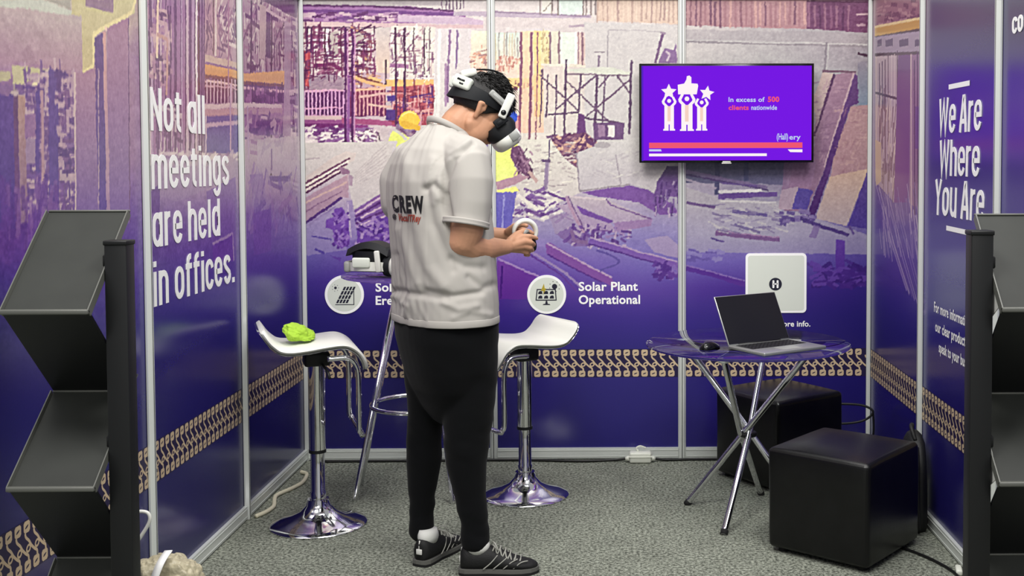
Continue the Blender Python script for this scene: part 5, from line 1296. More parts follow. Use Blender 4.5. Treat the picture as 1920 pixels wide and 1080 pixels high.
# ------------------------------------------------------------------ zigzag brochure stands
def brochure_stand(loc, sgn, label, w_tray, zt):
    """sgn +1: trays on the left of the post, -1: on its right. zt: heights of top edge, lip, inner fold, lip, ..."""
    t = empty('brochure_stand', loc, 0, label=label, cat='brochure stand', group='black zigzag brochure stands')
    mb = MB(); mb.box((0, 0, zt['post'] / 2), (0.055, 0.05, zt['post']), 0.004, 2); mb.box((0, 0, zt['post'] + 0.003), (0.059, 0.054, 0.012), 0.003, 2); mb.build('post', M['black_metal'], t)
    mb = MB(); mb.box((-sgn * 0.12, 0.02, 0.008), (0.42, 0.36, 0.016), 0.004, 2); mb.build('base_plate', M['black_metal'], t)
    x1 = -sgn * zt['gap']; x0 = x1 - sgn * w_tray
    th = 0.008
    zs = zt['z']; ys = zt['y']
    for i in range(len(zs) - 1):
        a = Vector((0, ys[i], zs[i])); b = Vector((0, ys[i + 1], zs[i + 1])); d = (b - a).normalized(); n = Vector((0, d.z, -d.y))
        if n.y > 0: n = -n
        up = i % 2 == 0
        mb = MB(); vs = []
        for x in (x0, x1):
            for p in (a, b, b - n * th, a - n * th): vs.append((x, p.y, p.z))
        mb.add(vs, [(0, 1, 2, 3), (7, 6, 5, 4), (0, 4, 5, 1), (1, 5, 6, 2), (2, 6, 7, 3), (3, 7, 4, 0)], None, 0, False)
        f = mb.build('tray_face' if up else 'tray_underside', M['stand_face'] if up else M['black_metal'], t)
        if up:
            mb = MB(); mb.box(((x0 + x1) / 2, b.y - 0.004, b.z + 0.004), (w_tray + 0.006, 0.014, 0.012), 0.003, 2); mb.build('lip', M['stand_edge'], f)
            mb = MB(); mb.box(((x0 + x1) / 2, a.y, a.z), (w_tray + 0.004, 0.010, 0.006), 0.002, 1); mb.build('upper_edge', M['stand_edge'], f)
            # side wing of the tray
            for x, m in ((x1, 'stand_edge'), (x0, 'stand_edge')):
                mb = MB(); q = a + (b - a) * 0.02
                wv = [(0, 0), (0.004, 0)]
                vs = []
                for dx in (0, 0.003):
                    for p, o_ in ((q, 0.012), (b, 0.012), (b, -0.010), (q, -0.010)): vs.append((x + dx * (1 if x == max(x0, x1) else -1), (p + n * o_).y, (p + n * o_).z))
                mb.add(vs, [(0, 1, 2, 3), (7, 6, 5, 4), (0, 4, 5, 1), (1, 5, 6, 2), (2, 6, 7, 3), (3, 7, 4, 0)], None, 0, False); mb.build('side_wing', M[m], f)
            if sgn > 0 and i == 0:
                mb = MB(); g3 = [at(u, v, -3.03) - Vector(loc) for u, v in ((240, 702), (258, 702), (246, 740))]
                mb.add([tuple(p) for p in g3] + [tuple(p + Vector((0, 0.004, 0))) for p in g3], [(0, 1, 2), (5, 4, 3), (0, 3, 4, 1), (1, 4, 5, 2), (2, 5, 3, 0)], None, 0, False)
                mb.build('side_gusset', M['stand_edge'], f)
            if sgn < 0 and i >= 0 and b.z > 0.2:
                mb = MB(); c0 = b + Vector((0, 0.02, 0))
                mb.add([(x1 + 0.001, c0.y, c0.z + 0.012), (x1 + 0.001, c0.y + 0.075, c0.z + 0.10), (x1 + 0.001, c0.y + 0.10, c0.z - 0.05), (x1 + 0.003, c0.y, c0.z + 0.012), (x1 + 0.003, c0.y + 0.075, c0.z + 0.10), (x1 + 0.003, c0.y + 0.10, c0.z - 0.05)], [(0, 1, 2), (5, 4, 3), (0, 3, 4, 1), (1, 4, 5, 2), (2, 5, 3, 0)], None, 0, False)
                mb.build('side_gusset', M['stand_white'], f, label='white triangular side gusset')
        # bracket to the post
        if up:
            mb = MB(); zc = (a.z + b.z) / 2; yc = (a.y + b.y) / 2
            mb.box(((x1) / 2, (yc + 0.0) / 2 + 0.0, zc), (abs(x1) + 0.01, abs(yc) + 0.03, 0.03), 0.003, 1); mb.build('bracket', M['black_metal'], t)
    return t
ZT = dict(z=[1.453, 1.219, 0.984, 0.790, 0.545, 0.330, 0.100], y=[0.135, -0.105, 0.135, -0.095, 0.135, -0.095, 0.10], post=1.378, gap=0.031)
brochure_stand((0.4125, -3.165, 0), 1, 'black zigzag brochure stand before the slogan wall on the left, post on its right side', 0.205, ZT)
ZT2 = dict(z=[1.437, 1.213, 0.968, 0.785, 0.540, 0.325, 0.100], y=[0.135, -0.080, 0.135, -0.075, 0.135, -0.075, 0.10], post=1.396, gap=0.031)
brochure_stand((2.545, -3.17, 0), -1, 'black zigzag brochure stand on the right side of the booth, post on its left side', 0.215, ZT2)

# ------------------------------------------------------------------ cables, box, bag on the floor
mb = MB(); mb.tube(catmull([(0.10, -0.055, 0.008), (0.5, -0.05, 0.008), (0.95, -0.045, 0.008), (1.2, -0.05, 0.008), (1.45, -0.075, 0.008), (1.62, -0.06, 0.008), (1.70, -0.062, 0.016)], 8), 0.007, 10)
mb.build('cable', M['black_cable'], label='black cable along the foot of the back wall, left of the white box', cat='cable')
mb = MB(); mb.tube(catmull([(1.85, -0.062, 0.016), (1.92, -0.06, 0.008), (2.05, -0.05, 0.008), (2.2, -0.05, 0.008)], 8), 0.007, 10)
mb.build('cable', M['black_cable'], label='short black cable running right from the white box to the ottoman', cat='cable')
jb = empty('power_adapter', (1.776, -0.075, 0), 0, label='white plastic power adapter box on the carpet at the back wall', cat='adapter')
mb = MB(); mb.box((0, 0, 0.029), (0.115, 0.062, 0.056), 0.010, 3); mb.box((0, 0, 0.034), (0.122, 0.069, 0.006), 0.002, 1); mb.build('case', M['white_plastic'], jb)
for s in (-1, 1):
    mb = MB(); mb.tube([(s * 0.055, 0, 0.02), (s * 0.066, 0, 0.02), (s * 0.079, 0, 0.018)], [0.015, 0.014, 0.009], 16); mb.build('cable_gland', M['white_plastic'], jb)
mb = MB(); mb.tube(catmull([(-0.01, 0.01, 0.056), (-0.02, 0.012, 0.072), (0.0, 0.012, 0.082), (0.03, 0.02, 0.07)], 5), 0.005, 8); mb.build('cable_stub', M['white_plastic'], jb)
mb = MB(); mb.tube(catmull([(0.045, -0.985, 0.010), (0.070, -0.925, 0.010), (0.080, -0.84, 0.010), (0.055, -0.74, 0.010), (0.045, -0.66, 0.010), (0.085, -0.55, 0.010), (0.105, -0.46, 0.010), (0.10, -0.37, 0.010), (0.085, -0.30, 0.010), (0.05, -0.27, 0.012)], 8), 0.0095, 12)
mb.build('cable', M['cream_cable'], label='cream cable snaking along the foot of the left wall', cat='cable')
mb = MB(); mb.tube(catmull([(2.80, -1.43, 0.006), (2.85, -1.50, 0.006), (2.90, -1.60, 0.006), (2.935, -1.72, 0.006), (2.94, -1.90, 0.006)], 8), 0.006, 10)
mb.build('cable', M['black_cable'], label='black cable on the carpet at the foot of the right wall', cat='cable')
pg = empty('plug', (2.955, -1.71, 0), 1.35, label='white plug end on the carpet by the right wall', cat='plug')
mb = MB(); mb.box((0, 0, 0.012), (0.07, 0.024, 0.022), 0.006, 2); mb.tube([(0.03, 0, 0.012), (0.055, 0, 0.010)], [0.008, 0.005], 12); mb.build('plug_body', M['white_plastic'], pg)

def A0(u, v): return at(u, v, -2.50)
# crinkled plastic bag on the floor at the left
bm = bmesh.new(); bmesh.ops.create_icosphere(bm, subdivisions=6, radius=1.0)
for p in bm.verts:
    d = p.co.normalized()
    n = 0.12 * noise.noise(d * 2.1 + Vector((5, 2, 9))) + 0.10 * abs(noise.noise(d * 4.2 + Vector((1, 7, 3)))) + 0.04 * abs(noise.noise(d * 9.0))
    e = Vector([math.copysign(abs(k) ** 0.7, k) for k in d]) * (0.95 + n)
    p.co = Vector((e.x * 0.115, e.y * 0.085, max(0.0, e.z * 0.165 + 0.150 - 0.012 * d.x)))
me = bpy.data.meshes.new('b'); bm.to_mesh(me); bm.free()
pb = empty('plastic_bag', (0.195, -2.36, 0.0), 0.15, label='crinkled beige plastic bag on the carpet beside the left brochure stand', cat='bag')
link_mesh('bag_body', me, M['beige_bag'], pb)
mb = MB(); mb.loft([[(x + dx, y, z + 0.004) for dx in (-0.012, 0.012)] + [(x + dx, y, z) for dx in (0.012, -0.012)] for x, y, z in catmull([(-0.035, -0.105, 0.18), (-0.02, -0.103, 0.26), (0.0, -0.085, 0.318), (0.012, -0.03, 0.338)], 6)]); mb.build('label_strip', M['white_print'], pb, label='white strip across the bag')
mb = MB(); mb.tube(catmull([A0(257, 1016), A0(266, 1003), A0(277, 985), A0(281, 972), A0(277, 962), A0(266, 959), A0(254, 961), A0(243, 968), A0(238, 985), Vector((0.045, -2.52, 0.20)), Vector((0.05, -2.55, 0.006))], 6), 0.0055, 10)
mb.build('cable', M['hs_white'], label='white cable arched up behind the left brochure stand', cat='cable')

# ------------------------------------------------------------------ the standing man
TH = math.radians(33)                         # he faces right and away from the aisle
FW = Vector((math.cos(TH), math.sin(TH), 0)); RT = Vector((math.sin(TH), -math.cos(TH), 0)); UPV = Vector((0, 0, 1))
YM = -1.60
person = empty('person', at(835, 1062, YM) * 1.0, 0, label='man in a pale crew T-shirt and black trousers, looking down at a controller', cat='person')
person.location.z = 0
PO = person.location.copy()
def loc(p): return Vector(p) - PO
class PMB(MB):
    """Person shapes are given in world space and stored relative to the person's base."""
    def rel(self):
        self.v = [tuple(Vector(p) - PO) for p in self.v]; return self

def A(u, v, Y): return at(u, v, Y)
def R_(px, Y): return px / ppm(Y)

# head frame
EAR = A(895, 209, -1.655)
HC = A(893, 208, YM + 0.02)
hp = math.radians(38); hyaw = math.radians(14)
f0 = Vector((math.cos(hyaw), math.sin(hyaw), 0)); HF = (f0 * math.cos(hp) - UPV * math.sin(hp)); HL = Vector((-math.sin(hyaw), math.cos(hyaw), 0)); HU = HF.cross(HL)
HS = 1.06
HM = frame(HC, HF * HS, HL * HS, HU * HS)

skin = PMB()
# head: cranium, face, jaw
skin.ellipsoid((-0.008, 0, 0.048), (0.098, 0.076, 0.090), 32, 20, HM)
skin.ellipsoid((0.040, 0, 0.020), (0.062, 0.066, 0.090), 28, 18, HM)
skin.ellipsoid((0.048, 0, -0.045), (0.054, 0.058, 0.062), 28, 18, HM)
skin.ellipsoid((0.070, 0, -0.092), (0.032, 0.036, 0.028), 20, 14, HM)
for s in (-1, 1):
    skin.capsule(HM @ Vector((0.002, s * 0.056, -0.056)), 0.020, HM @ Vector((0.066, s * 0.026, -0.096)), 0.022)   # jaw
    skin.ellipsoid((0.062, s * 0.040, -0.016), (0.028, 0.022, 0.024), 16, 12, HM)                                # cheekbone
    skin.ellipsoid((0.086, s * 0.028, 0.026), (0.018, 0.026, 0.010), 16, 10, HM)                                 # brow
    skin.ellipsoid((0.040, s * 0.046, -0.046), (0.050, 0.024, 0.052), 20, 14, HM)      # cheek
    skin.ellipsoid((0.014, s * 0.052, -0.040), (0.040, 0.020, 0.040), 20, 14, HM)
    skin.ellipsoid((0.002, s * 0.078, 0.006), (0.014, 0.006, 0.026), 16, 12, HM)       # ear bowl
    # ear
    skin.capsule(HM @ Vector((0.004, s * 0.076, -0.024)), 0.009, HM @ Vector((-0.002, s * 0.084, -0.002)), 0.010)
    skin.capsule(HM @ Vector((-0.002, s * 0.084, -0.002)), 0.010, HM @ Vector((-0.012, s * 0.089, 0.022)), 0.0095)
    skin.capsule(HM @ Vector((-0.012, s * 0.089, 0.022)), 0.0095, HM @ Vector((0.006, s * 0.082, 0.034)), 0.008)
    skin.capsule(HM @ Vector((0.006, s * 0.082, 0.034)), 0.008, HM @ Vector((0.014, s * 0.076, 0.012)), 0.007)
skin.capsule(HM @ Vector((0.096, 0, 0.024)), 0.010, HM @ Vector((0.120, 0, -0.022)), 0.013)      # nose
for s in (-1, 1): skin.ellipsoid((0.108, s * 0.013, -0.027), (0.012, 0.009, 0.009), 14, 10, HM)
skin.ellipsoid((0.098, 0, -0.056), (0.014, 0.024, 0.008), 16, 10, HM); skin.ellipsoid((0.096, 0, -0.069), (0.013, 0.021, 0.008), 16, 10, HM)
# neck and trunk (mostly under the clothes)
nb = A(842, 262, YM); 
skin.chain([(HM @ Vector((-0.020, 0, -0.012)), 0.058), (A(858, 232, YM), 0.064), (A(838, 266, YM), 0.070), (A(833, 300, YM), 0.085)])
chest = A(832, 340, YM); waist = A(836, 520, YM); hips = A(838, 640, YM)
for s in (-1, 1):
    skin.chain([(chest + RT * s * 0.075, 0.105), (A(834, 430, YM) + RT * s * 0.070, 0.105), (waist + RT * s * 0.065, 0.105), (hips + RT * s * 0.07, 0.105)])
# shoulders and arms
SH_R, EL_R, WR_R = A(884, 304, -1.775), A(868, 456, -1.80), A(950, 463, -1.60)
SH_L, EL_L, WR_L = A(792, 300, -1.42), A(862, 446, -1.27), A(944, 440, -1.30)
for SHp, s in ((SH_R, 1), (SH_L, -1)): skin.chain([(chest + RT * s * 0.08, 0.080), (SHp, 0.052)])
skin.chain([(SH_R, 0.052), (A(877, 380, -1.80), 0.058), (A(875, 430, -1.805), 0.063), (A(868, 452, -1.80), 0.058), (A(882, 462, -1.77), 0.056), (A(905, 466, -1.715), 0.050), (A(930, 464, -1.65), 0.037), (WR_R, 0.0285)])
skin.chain([(SH_L, 0.052), (EL_L, 0.050), (A(905, 444, -1.29), 0.044), (WR_L, 0.028)])
# right hand: back of the hand towards the aisle, thumb on top, fingers closed round the grip
def hand(W, K, TIPS, thumb, rp=0.0135):
    for k, (kn, r) in enumerate(K):
        skin.capsule(W, 0.0215, kn, r)
    for a, b in zip(K[:-1], K[1:]): skin.capsule((W + a[0]) / 2, rp + 0.003, (W + b[0]) / 2, rp + 0.002)
    for (kn, r), ch in zip(K, TIPS):
        skin.chain([(kn, r)] + ch, 14)
    skin.chain(thumb, 14)
K = [(A(979, 444, -1.555), 0.0125), (A(983, 453, -1.565), 0.0128), (A(982, 462, -1.562), 0.0122), (A(978, 470, -1.55), 0.0112)]
hand(WR_R, K, [
    [(A(993, 443, -1.545), 0.0098), (A(1001, 445, -1.53), 0.0088), (A(1006, 447, -1.515), 0.0080)],
    [(A(996, 455, -1.550), 0.0104), (A(1001, 459, -1.522), 0.0092), (A(993, 461, -1.500), 0.0084)],
    [(A(994, 465, -1.548), 0.0100), (A(998, 469, -1.522), 0.0090), (A(990, 470, -1.502), 0.0082)],
    [(A(988, 474, -1.540), 0.0090), (A(991, 478, -1.520), 0.0080), (A(985, 478, -1.504), 0.0074)]],
    [(A(958, 452, -1.585), 0.019), (A(968, 441, -1.550), 0.0150), (A(981, 433, -1.520), 0.0112), (A(992, 434, -1.503), 0.0095), (A(998, 437, -1.497), 0.0082)])
KL = [(A(972, 430, -1.33), 0.0125), (A(976, 438, -1.33), 0.0125), (A(976, 447, -1.33), 0.012), (A(972, 455, -1.33), 0.011)]
hand(WR_L, KL, [
    [(A(984, 431, -1.355), 0.0098), (A(990, 434, -1.385), 0.0086), (A(990, 437, -1.41), 0.0078)],
    [(A(988, 441, -1.355), 0.0100), (A(993, 445, -1.385), 0.0088), (A(990, 447, -1.41), 0.0080)],
    [(A(987, 451, -1.355), 0.0096), (A(991, 455, -1.385), 0.0086), (A(987, 456, -1.41), 0.0078)],
    [(A(982, 460, -1.355), 0.0088), (A(986, 464, -1.385), 0.0078), (A(982, 464, -1.405), 0.0072)]],
    [(A(954, 434, -1.325), 0.018), (A(966, 424, -1.36), 0.0145), (A(978, 421, -1.39), 0.011), (A(987, 423, -1.41), 0.009)])
# legs inside the trousers
LEG_L = [(A(800, 660, -1.50), 0.085), (A(797, 745, -1.51), 0.070), (A(794, 810, -1.51), 0.056), (A(793, 880, -1.51), 0.052), (A(790, 960, -1.51), 0.034), (A(792, 1008, -1.515), 0.028)]
LEG_R = [(A(880, 660, -1.66), 0.085), (A(880, 745, -1.66), 0.075), (A(878, 810, -1.66), 0.060), (A(876, 870, -1.655), 0.055), (A(884, 960, -1.655), 0.038), (A(890, 1030, -1.655), 0.038)]
skin.chain(LEG_L); skin.chain(LEG_R)
me = remeshed(skin.rel(), 0.0034, 3, 0.45)
body = link_mesh('body', me, M['skin'], person)

# eyes and mouth
for s in (-1, 1):
    mb = PMB(); mb.ellipsoid((0.088, s * 0.030, 0.008), (0.012, 0.013, 0.012), 16, 12, HM); e = mb.rel().build('eye', M['eye_white'], person, label='eye under the headset')
    mb = PMB(); mb.ellipsoid((0.098, s * 0.030, 0.006), (0.004, 0.006, 0.006), 12, 8, HM); mb.rel().build('iris', M['hair'], e)
mb = PMB(); mb.ellipsoid((0.108, 0, -0.062), (0.007, 0.019, 0.005), 16, 8, HM); mb.rel().build('lips', M['lip'], person)

# hair: short dark cap plus tousled strands
hairm = PMB(); nlat, nlon = 22, 56
rings = []
for i in range(nlat + 1):
    th = PI * 0.60 * i / nlat
    ring = []
    for k in range(nlon):
        a = 2 * PI * k / nlon
        lim = (0.655 + 0.085 * max(0, -math.cos(a))) if math.cos(a) < 0.2 else 0.655 - 0.27 * (math.cos(a) - 0.2) / 0.8
        t2 = th * lim / 0.60
        d = Vector((math.sin(t2) * math.cos(a), math.sin(t2) * math.sin(a), math.cos(t2)))
        r = 1 + 0.05 * noise.noise(d * 7) + 0.03 * noise.noise(d * 17)
        ring.append(HM @ Vector((-0.004 + 0.107 * r * d.x, 0.083 * r * d.y, 0.042 + 0.104 * r * d.z)))
    rings.append(ring)
hairm.loft(rings, cap=True)
hair = hairm.rel().build('hair', M['hair'], person, label='short dark tousled hair')
st_ = PMB()
for k in range(620):
    a = random.uniform(-2.6, 2.6); t2 = random.uniform(0.0, 1.15)
    d = Vector((math.sin(t2) * math.cos(a), math.sin(t2) * math.sin(a), math.cos(t2)))
    p = Vector((-0.004 + 0.106 * d.x, 0.082 * d.y, 0.042 + 0.103 * d.z))
    dirv = (Vector((0.8, random.uniform(-.6, .6), 0.0)) - d * d.x * 0.8 + Vector((random.uniform(-.4, .4), random.uniform(-.4, .4), random.uniform(-.3, .3)))).normalized()
    L = random.uniform(0.022, 0.045)
    q1 = p + dirv * L * 0.5 + d * 0.010; q2 = p + dirv * L + d * random.uniform(0.0, 0.010)
    st_.tube([HM @ p, HM @ q1, HM @ q2], [0.0016, 0.0016, 0.0004], 5)
st_.rel().build('hair_strands', M['hair'], hair, kind='stuff')

# T-shirt
sh = PMB()
def oval(cu, v, hw, ratio=0.68, n=40, Y=YM, tiltf=0.0, e=2.25):
    """Ring whose projected half width is hw pixels."""
    a = hw / ppm(Y) / math.sqrt(math.sin(TH) ** 2 + (ratio * math.cos(TH)) ** 2); b = a * ratio
    c = A(cu, v, Y); out = []
    for k in range(n):
        t = 2 * PI * k / n; cs, sn = math.cos(t), math.sin(t)
        x = a * math.copysign(abs(cs) ** (2 / e), cs); y = b * math.copysign(abs(sn) ** (2 / e), sn)
        p = c + RT * x + FW * y; p.z -= tiltf * y
        out.append(p)
    return out
levels = [(835, 599, 100.5), (835, 585, 101), (834, 545, 100), (831, 490, 98.5), (827, 430, 98), (821, 375, 97), (818, 340, 94), (820, 312, 87), (826, 288, 76), (832, 268, 60), (838, 252, 46), (842, 244, 39)]
sh.loft([oval(u, v, h, 0.70 if v > 330 else 0.70 + (330 - v) * 0.002, tiltf=0.0 if v > 330 else (330 - v) / 90 * 0.30) for u, v, h in levels])
# shoulder yoke and sleeves
sh.chain([(A(842, 282, -1.64), 0.082), (A(878, 300, -1.755), 0.088)]); sh.chain([(A(820, 282, -1.54), 0.078), (A(788, 304, -1.45), 0.088)])
sh.chain([(A(790, 270, -1.56), 0.045), (A(770, 300, -1.52), 0.075), (A(752, 340, -1.50), 0.085), (A(752, 380, -1.52), 0.08)])
def sleeve(path):
    rings = []
    pts = [p for p, r in path]
    for i, (p, r) in enumerate(path):
        t = (pts[min(i + 1, len(pts) - 1)] - pts[max(i - 1, 0)]).normalized()
        nx = t.cross(Vector((0, 1, 0))).normalized(); ny = t.cross(nx)
        rings.append([p + (nx * math.cos(2 * PI * k / 32) + ny * math.sin(2 * PI * k / 32)) * r for k in range(32)])
    sh.loft(rings)
sleeve([(A(868, 285, -1.74), 0.060), (A(878, 305, -1.775), 0.083), (A(880, 340, -1.79), 0.088), (A(879, 380, -1.80), 0.085), (A(876, 405, -1.805), 0.082), (A(873.5, 421, -1.81), 0.083)])
sleeve([(A(795, 290, -1.45), 0.060), (A(795, 320, -1.42), 0.085), (A(815, 370, -1.36), 0.084), (A(838, 415, -1.30), 0.080)])
me = remeshed(sh, 0.0052, 5, 0.5)
# cloth folds
FOLDS = [([(735, 545), (790, 553), (838, 562)], -0.010, 6), ([(738, 556), (764, 574), (758, 594)], 0.008, 6), ([(800, 546), (850, 556), (902, 548)], -0.010, 6),
    ([(832, 566), (860, 580), (892, 574)], 0.008, 7), ([(798, 354), (814, 346), (834, 366), (846, 424)], -0.012, 6), ([(802, 362), (812, 420), (834, 470), (850, 506)], -0.009, 9),
    ([(776, 404), (788, 450), (802, 500), (832, 536)], 0.009, 12), ([(750, 432), (768, 480), (784, 530)], 0.008, 10), ([(846, 486), (872, 500), (906, 502)], -0.008, 8),
    ([(758, 292), (768, 340), (772, 392)], 0.006, 12), ([(886, 270), (852, 300), (836, 340), (832, 382), (838, 418)], -0.009, 5), ([(880, 264), (844, 290), (824, 330), (821, 372)], 0.007, 6),
    ([(742, 480), (752, 520), (748, 560)], -0.007, 8), ([(880, 520), (905, 540), (926, 534)], -0.007, 7), ([(812, 300), (806, 340), (812, 380)], 0.005, 8), ([(850, 596), (880, 584), (920, 590)], 0.004, 6)]
def fold_at(u, v):
    d = 0.0
    for pts, amp, wd in FOLDS:
        best = 1e9
        for (x0, y0), (x1, y1) in zip(pts[:-1], pts[1:]):
            ex_, ey_ = x1 - x0, y1 - y0; t = max(0, min(1, ((u - x0) * ex_ + (v - y0) * ey_) / (ex_ * ex_ + ey_ * ey_)))
            best = min(best, (u - x0 - t * ex_) ** 2 + (v - y0 - t * ey_) ** 2)
        if best < 9 * wd * wd: d += amp * math.exp(-best / (wd * wd))
    return d
NRM = [p.normal.copy() for p in me.vertices]
for p, pn in zip(me.vertices, NRM):
    w = p.co.copy(); zz = w.z
    lat = (w - A(832, 400, YM)).dot(RT); fwd = (w - A(832, 400, YM)).dot(FW)
    ang = math.atan2(fwd, lat)
    vfold = noise.noise(Vector((ang * 3.2, zz * 1.1, 4))) * 0.008 + noise.noise(Vector((ang * 8, zz * 2.2, 9))) * 0.0035
    hem = max(0, min(1, (1.30 - zz) / 0.25))
    hfold = noise.noise(Vector((ang * 1.6 + zz * 3.0, zz * 12, 2))) * 0.0075 * hem + noise.noise(Vector((ang * 4, zz * 22 + ang * 6, 5))) * 0.003 * hem
    pit = max(0, 1 - (w - A(848, 400, -1.74)).length / 0.22)
    crease = noise.noise(Vector((ang * 2, (zz + lat * 0.8) * 16, 3))) * 0.006 * pit
    dv = w - CAM
    if pn.dot(dv) < 0:
        dp = dv.dot(_f); crease += fold_at(CX + F_PX * dv.dot(_R) / dp, CY - F_PX * dv.dot(_U) / dp)
    p.co = w + pn * ((vfold + hfold) * (0.5 if lat > 0.17 else 1.0) + crease)
me.update()
shirt_world = me.copy()
for p in me.vertices: p.co = p.co - PO
shirt = link_mesh('t_shirt', me, M['shirt'], person, label='pale grey short sleeved T-shirt')
bvh = BVHTree.FromPolygons([p.co.copy() for p in shirt_world.vertices], [tuple(f.vertices) for f in shirt_world.polygons])
# collar band, sleeve hem, bottom hem
mb = PMB(); ring = oval(842, 244, 38.5, 0.92, 48, tiltf=0.55)
prof = [(0.004, -0.014), (0.0055, -0.002), (0.003, 0.010), (0.0, 0.012), (-0.003, 0.008), (-0.003, -0.010)]
cc = A(842, 244, YM)
rings = []
for p in ring + [ring[0]]:
    o = (p - cc); o.z = 0; o.normalize()
    rings.append([p + o * a + UPV * b for a, b in prof])
mb.loft(rings, cap=False); mb.rel().build('collar', M['shirt'], shirt)
def hem_band(c, axis, r, h, name):
    mb = PMB(); t = axis.normalized(); nx = t.cross(Vector((0, 1, 0))).normalized(); ny = t.cross(nx); rings = []
    for k in range(41):
        a = 2 * PI * k / 40; o = nx * math.cos(a) + ny * math.sin(a)
        rings.append([c + o * (r + da) + t * dz for da, dz in ((-0.004, -h), (0.003, -h), (0.0045, -h * 0.5), (0.0015, -h * 0.02), (0.0045, h * 0.4), (0.003, h), (-0.004, h))])
    mb.loft(rings, cap=False); mb.rel().build(name, M['shirt'], shirt)
hem_band(A(873.6, 418, -1.81), A(873.5, 421, -1.81) - A(876, 405, -1.805), 0.0835, 0.011, 'sleeve_hem')
mb = PMB(); ring = oval(835, 591, 101.5, 0.70, 80); cc = A(835, 591, YM); rings = []
for p in ring + [ring[0]]:
    o = (p - cc); o.z = 0; o.normalize()
    hit_ = bvh.ray_cast(p + o * 0.12, -o)
    q = hit_[0] if hit_[0] is not None else p
    rings.append([q + o * a + UPV * b for a, b in ((-0.004, -0.018), (0.0012, -0.018), (0.0022, -0.015), (0.0022, 0.006), (0.0006, 0.009), (-0.004, 0.010))])
mb.loft(rings, cap=False); mb.rel().build('bottom_hem', M['shirt'], shirt)

def wrap_print(name, txt, uc, vc, wpx, hpx, mi, bold, slant=0.0, box=False):
    """Print wrapped onto the back of the shirt."""
    vs, fs = font_mesh(txt, 1.0, bold)
    bm = bmesh.new(); vv = [bm.verts.new(p) for p in vs]
    for f in fs:
        try: bm.faces.new([vv[i] for i in f])
        except ValueError: pass
    bmesh.ops.triangulate(bm, faces=bm.faces[:])
    for _ in range(2): bmesh.ops.subdivide_edges(bm, edges=[e for e in bm.edges if e.calc_length() > 0.12], cuts=1)
    x0 = min(p.co.x for p in bm.verts); x1 = max(p.co.x for p in bm.verts)
    W = wpx / ppm(-1.75); H = hpx / ppm(-1.75)
    base = A(uc, vc, -1.75)
    D = Vector((-0.10, 1.0, 0)).normalized(); Xd = Vector((D.y, -D.x, 0))
    out = []
    for p in bm.verts:
        sx = ((p.co.x - x0) / (x1 - x0) - 0.5) * W + slant * p.co.y * H
        w = base + Xd * sx + UPV * (p.co.y / 0.72 * H)
        h = bvh.ray_cast(w - D * 0.5, D)
        q = (h[0] + h[1] * 0.0022) if h[0] is not None else w
        out.append(q - PO)
    mb = MB(); idx = {p: i for i, p in enumerate(bm.verts)}
    mb.add(out, [[idx[q] for q in f.verts] for f in bm.faces], None, 0, False); bm.free()
    return mb.build(name, M[mi], shirt, recalc=False, label={'black_print': 'black print on the back', 'rust_print': 'rust red print on the back'}[mi])
wrap_print('shirt_print', 'CREW', 766, 397, 65, 30, 'black_print', 0.05, -0.10)
wrap_print('shirt_print', '@', 737, 411, 10, 8, 'black_print', 0.03)
wrap_print('shirt_print', 'VacaITRey', 768, 414, 46, 13, 'rust_print', 0.035, 0.15)

# trousers
tr = PMB()
tr.loft([oval(u, v, h, 0.74, e=2.4) for u, v, h in ((836, 575, 93), (836, 600, 97), (837, 630, 96), (840, 660, 91), (842, 690, 86), (845, 725, 74), (846, 760, 54), (846, 790, 32))])
tr.chain([(A(803, 655, -1.51), R_(52, -1.51)), (A(805, 720, -1.515), R_(45, -1.51)), (A(802, 762, -1.51), R_(37.5, -1.51)), (A(796, 800, -1.51), R_(33.5, -1.51)), (A(795, 862, -1.51), R_(33.5, -1.51)), (A(791, 930, -1.51), R_(25, -1.51)), (A(791, 985, -1.51), R_(23.5, -1.51)), (A(791, 994, -1.51), R_(24, -1.51))], 28)
tr.chain([(A(880, 655, -1.665), R_(55, -1.665)), (A(880, 720, -1.66), R_(52.5, -1.665)), (A(878, 770, -1.665), R_(48.5, -1.665)), (A(877, 805, -1.665), R_(45, -1.665)), (A(874, 862, -1.665), R_(39, -1.665)), (A(882, 930, -1.665), R_(30, -1.665)), (A(890, 985, -1.665), R_(27, -1.665)), (A(892, 1010, -1.665), R_(27.5, -1.665))], 28)
me = remeshed(tr, 0.0052, 26, 0.5)
NRM = [p.normal.copy() for p in me.vertices]
for p, pn in zip(me.vertices, NRM):
    w = p.co.copy(); k1 = max(0, 1 - abs(w.z - 0.52) / 0.16); k2 = max(0, min(1, (0.36 - w.z) / 0.15)); k3 = max(0, 1 - abs(w.z - 0.78) / 0.18)
    d = noise.noise(Vector((w.x * 6, w.y * 6, w.z * 17 + w.x * 8))) * (0.008 * k1 + 0.007 * k2 + 0.005 * k3) + noise.noise(Vector((w.x * 14, w.y * 14, w.z * 30))) * 0.003 * (k1 + k2)
    p.co = w + pn * d - PO
me.update()
link_mesh('trousers', me, M['black_cloth'], person, label='black trousers')

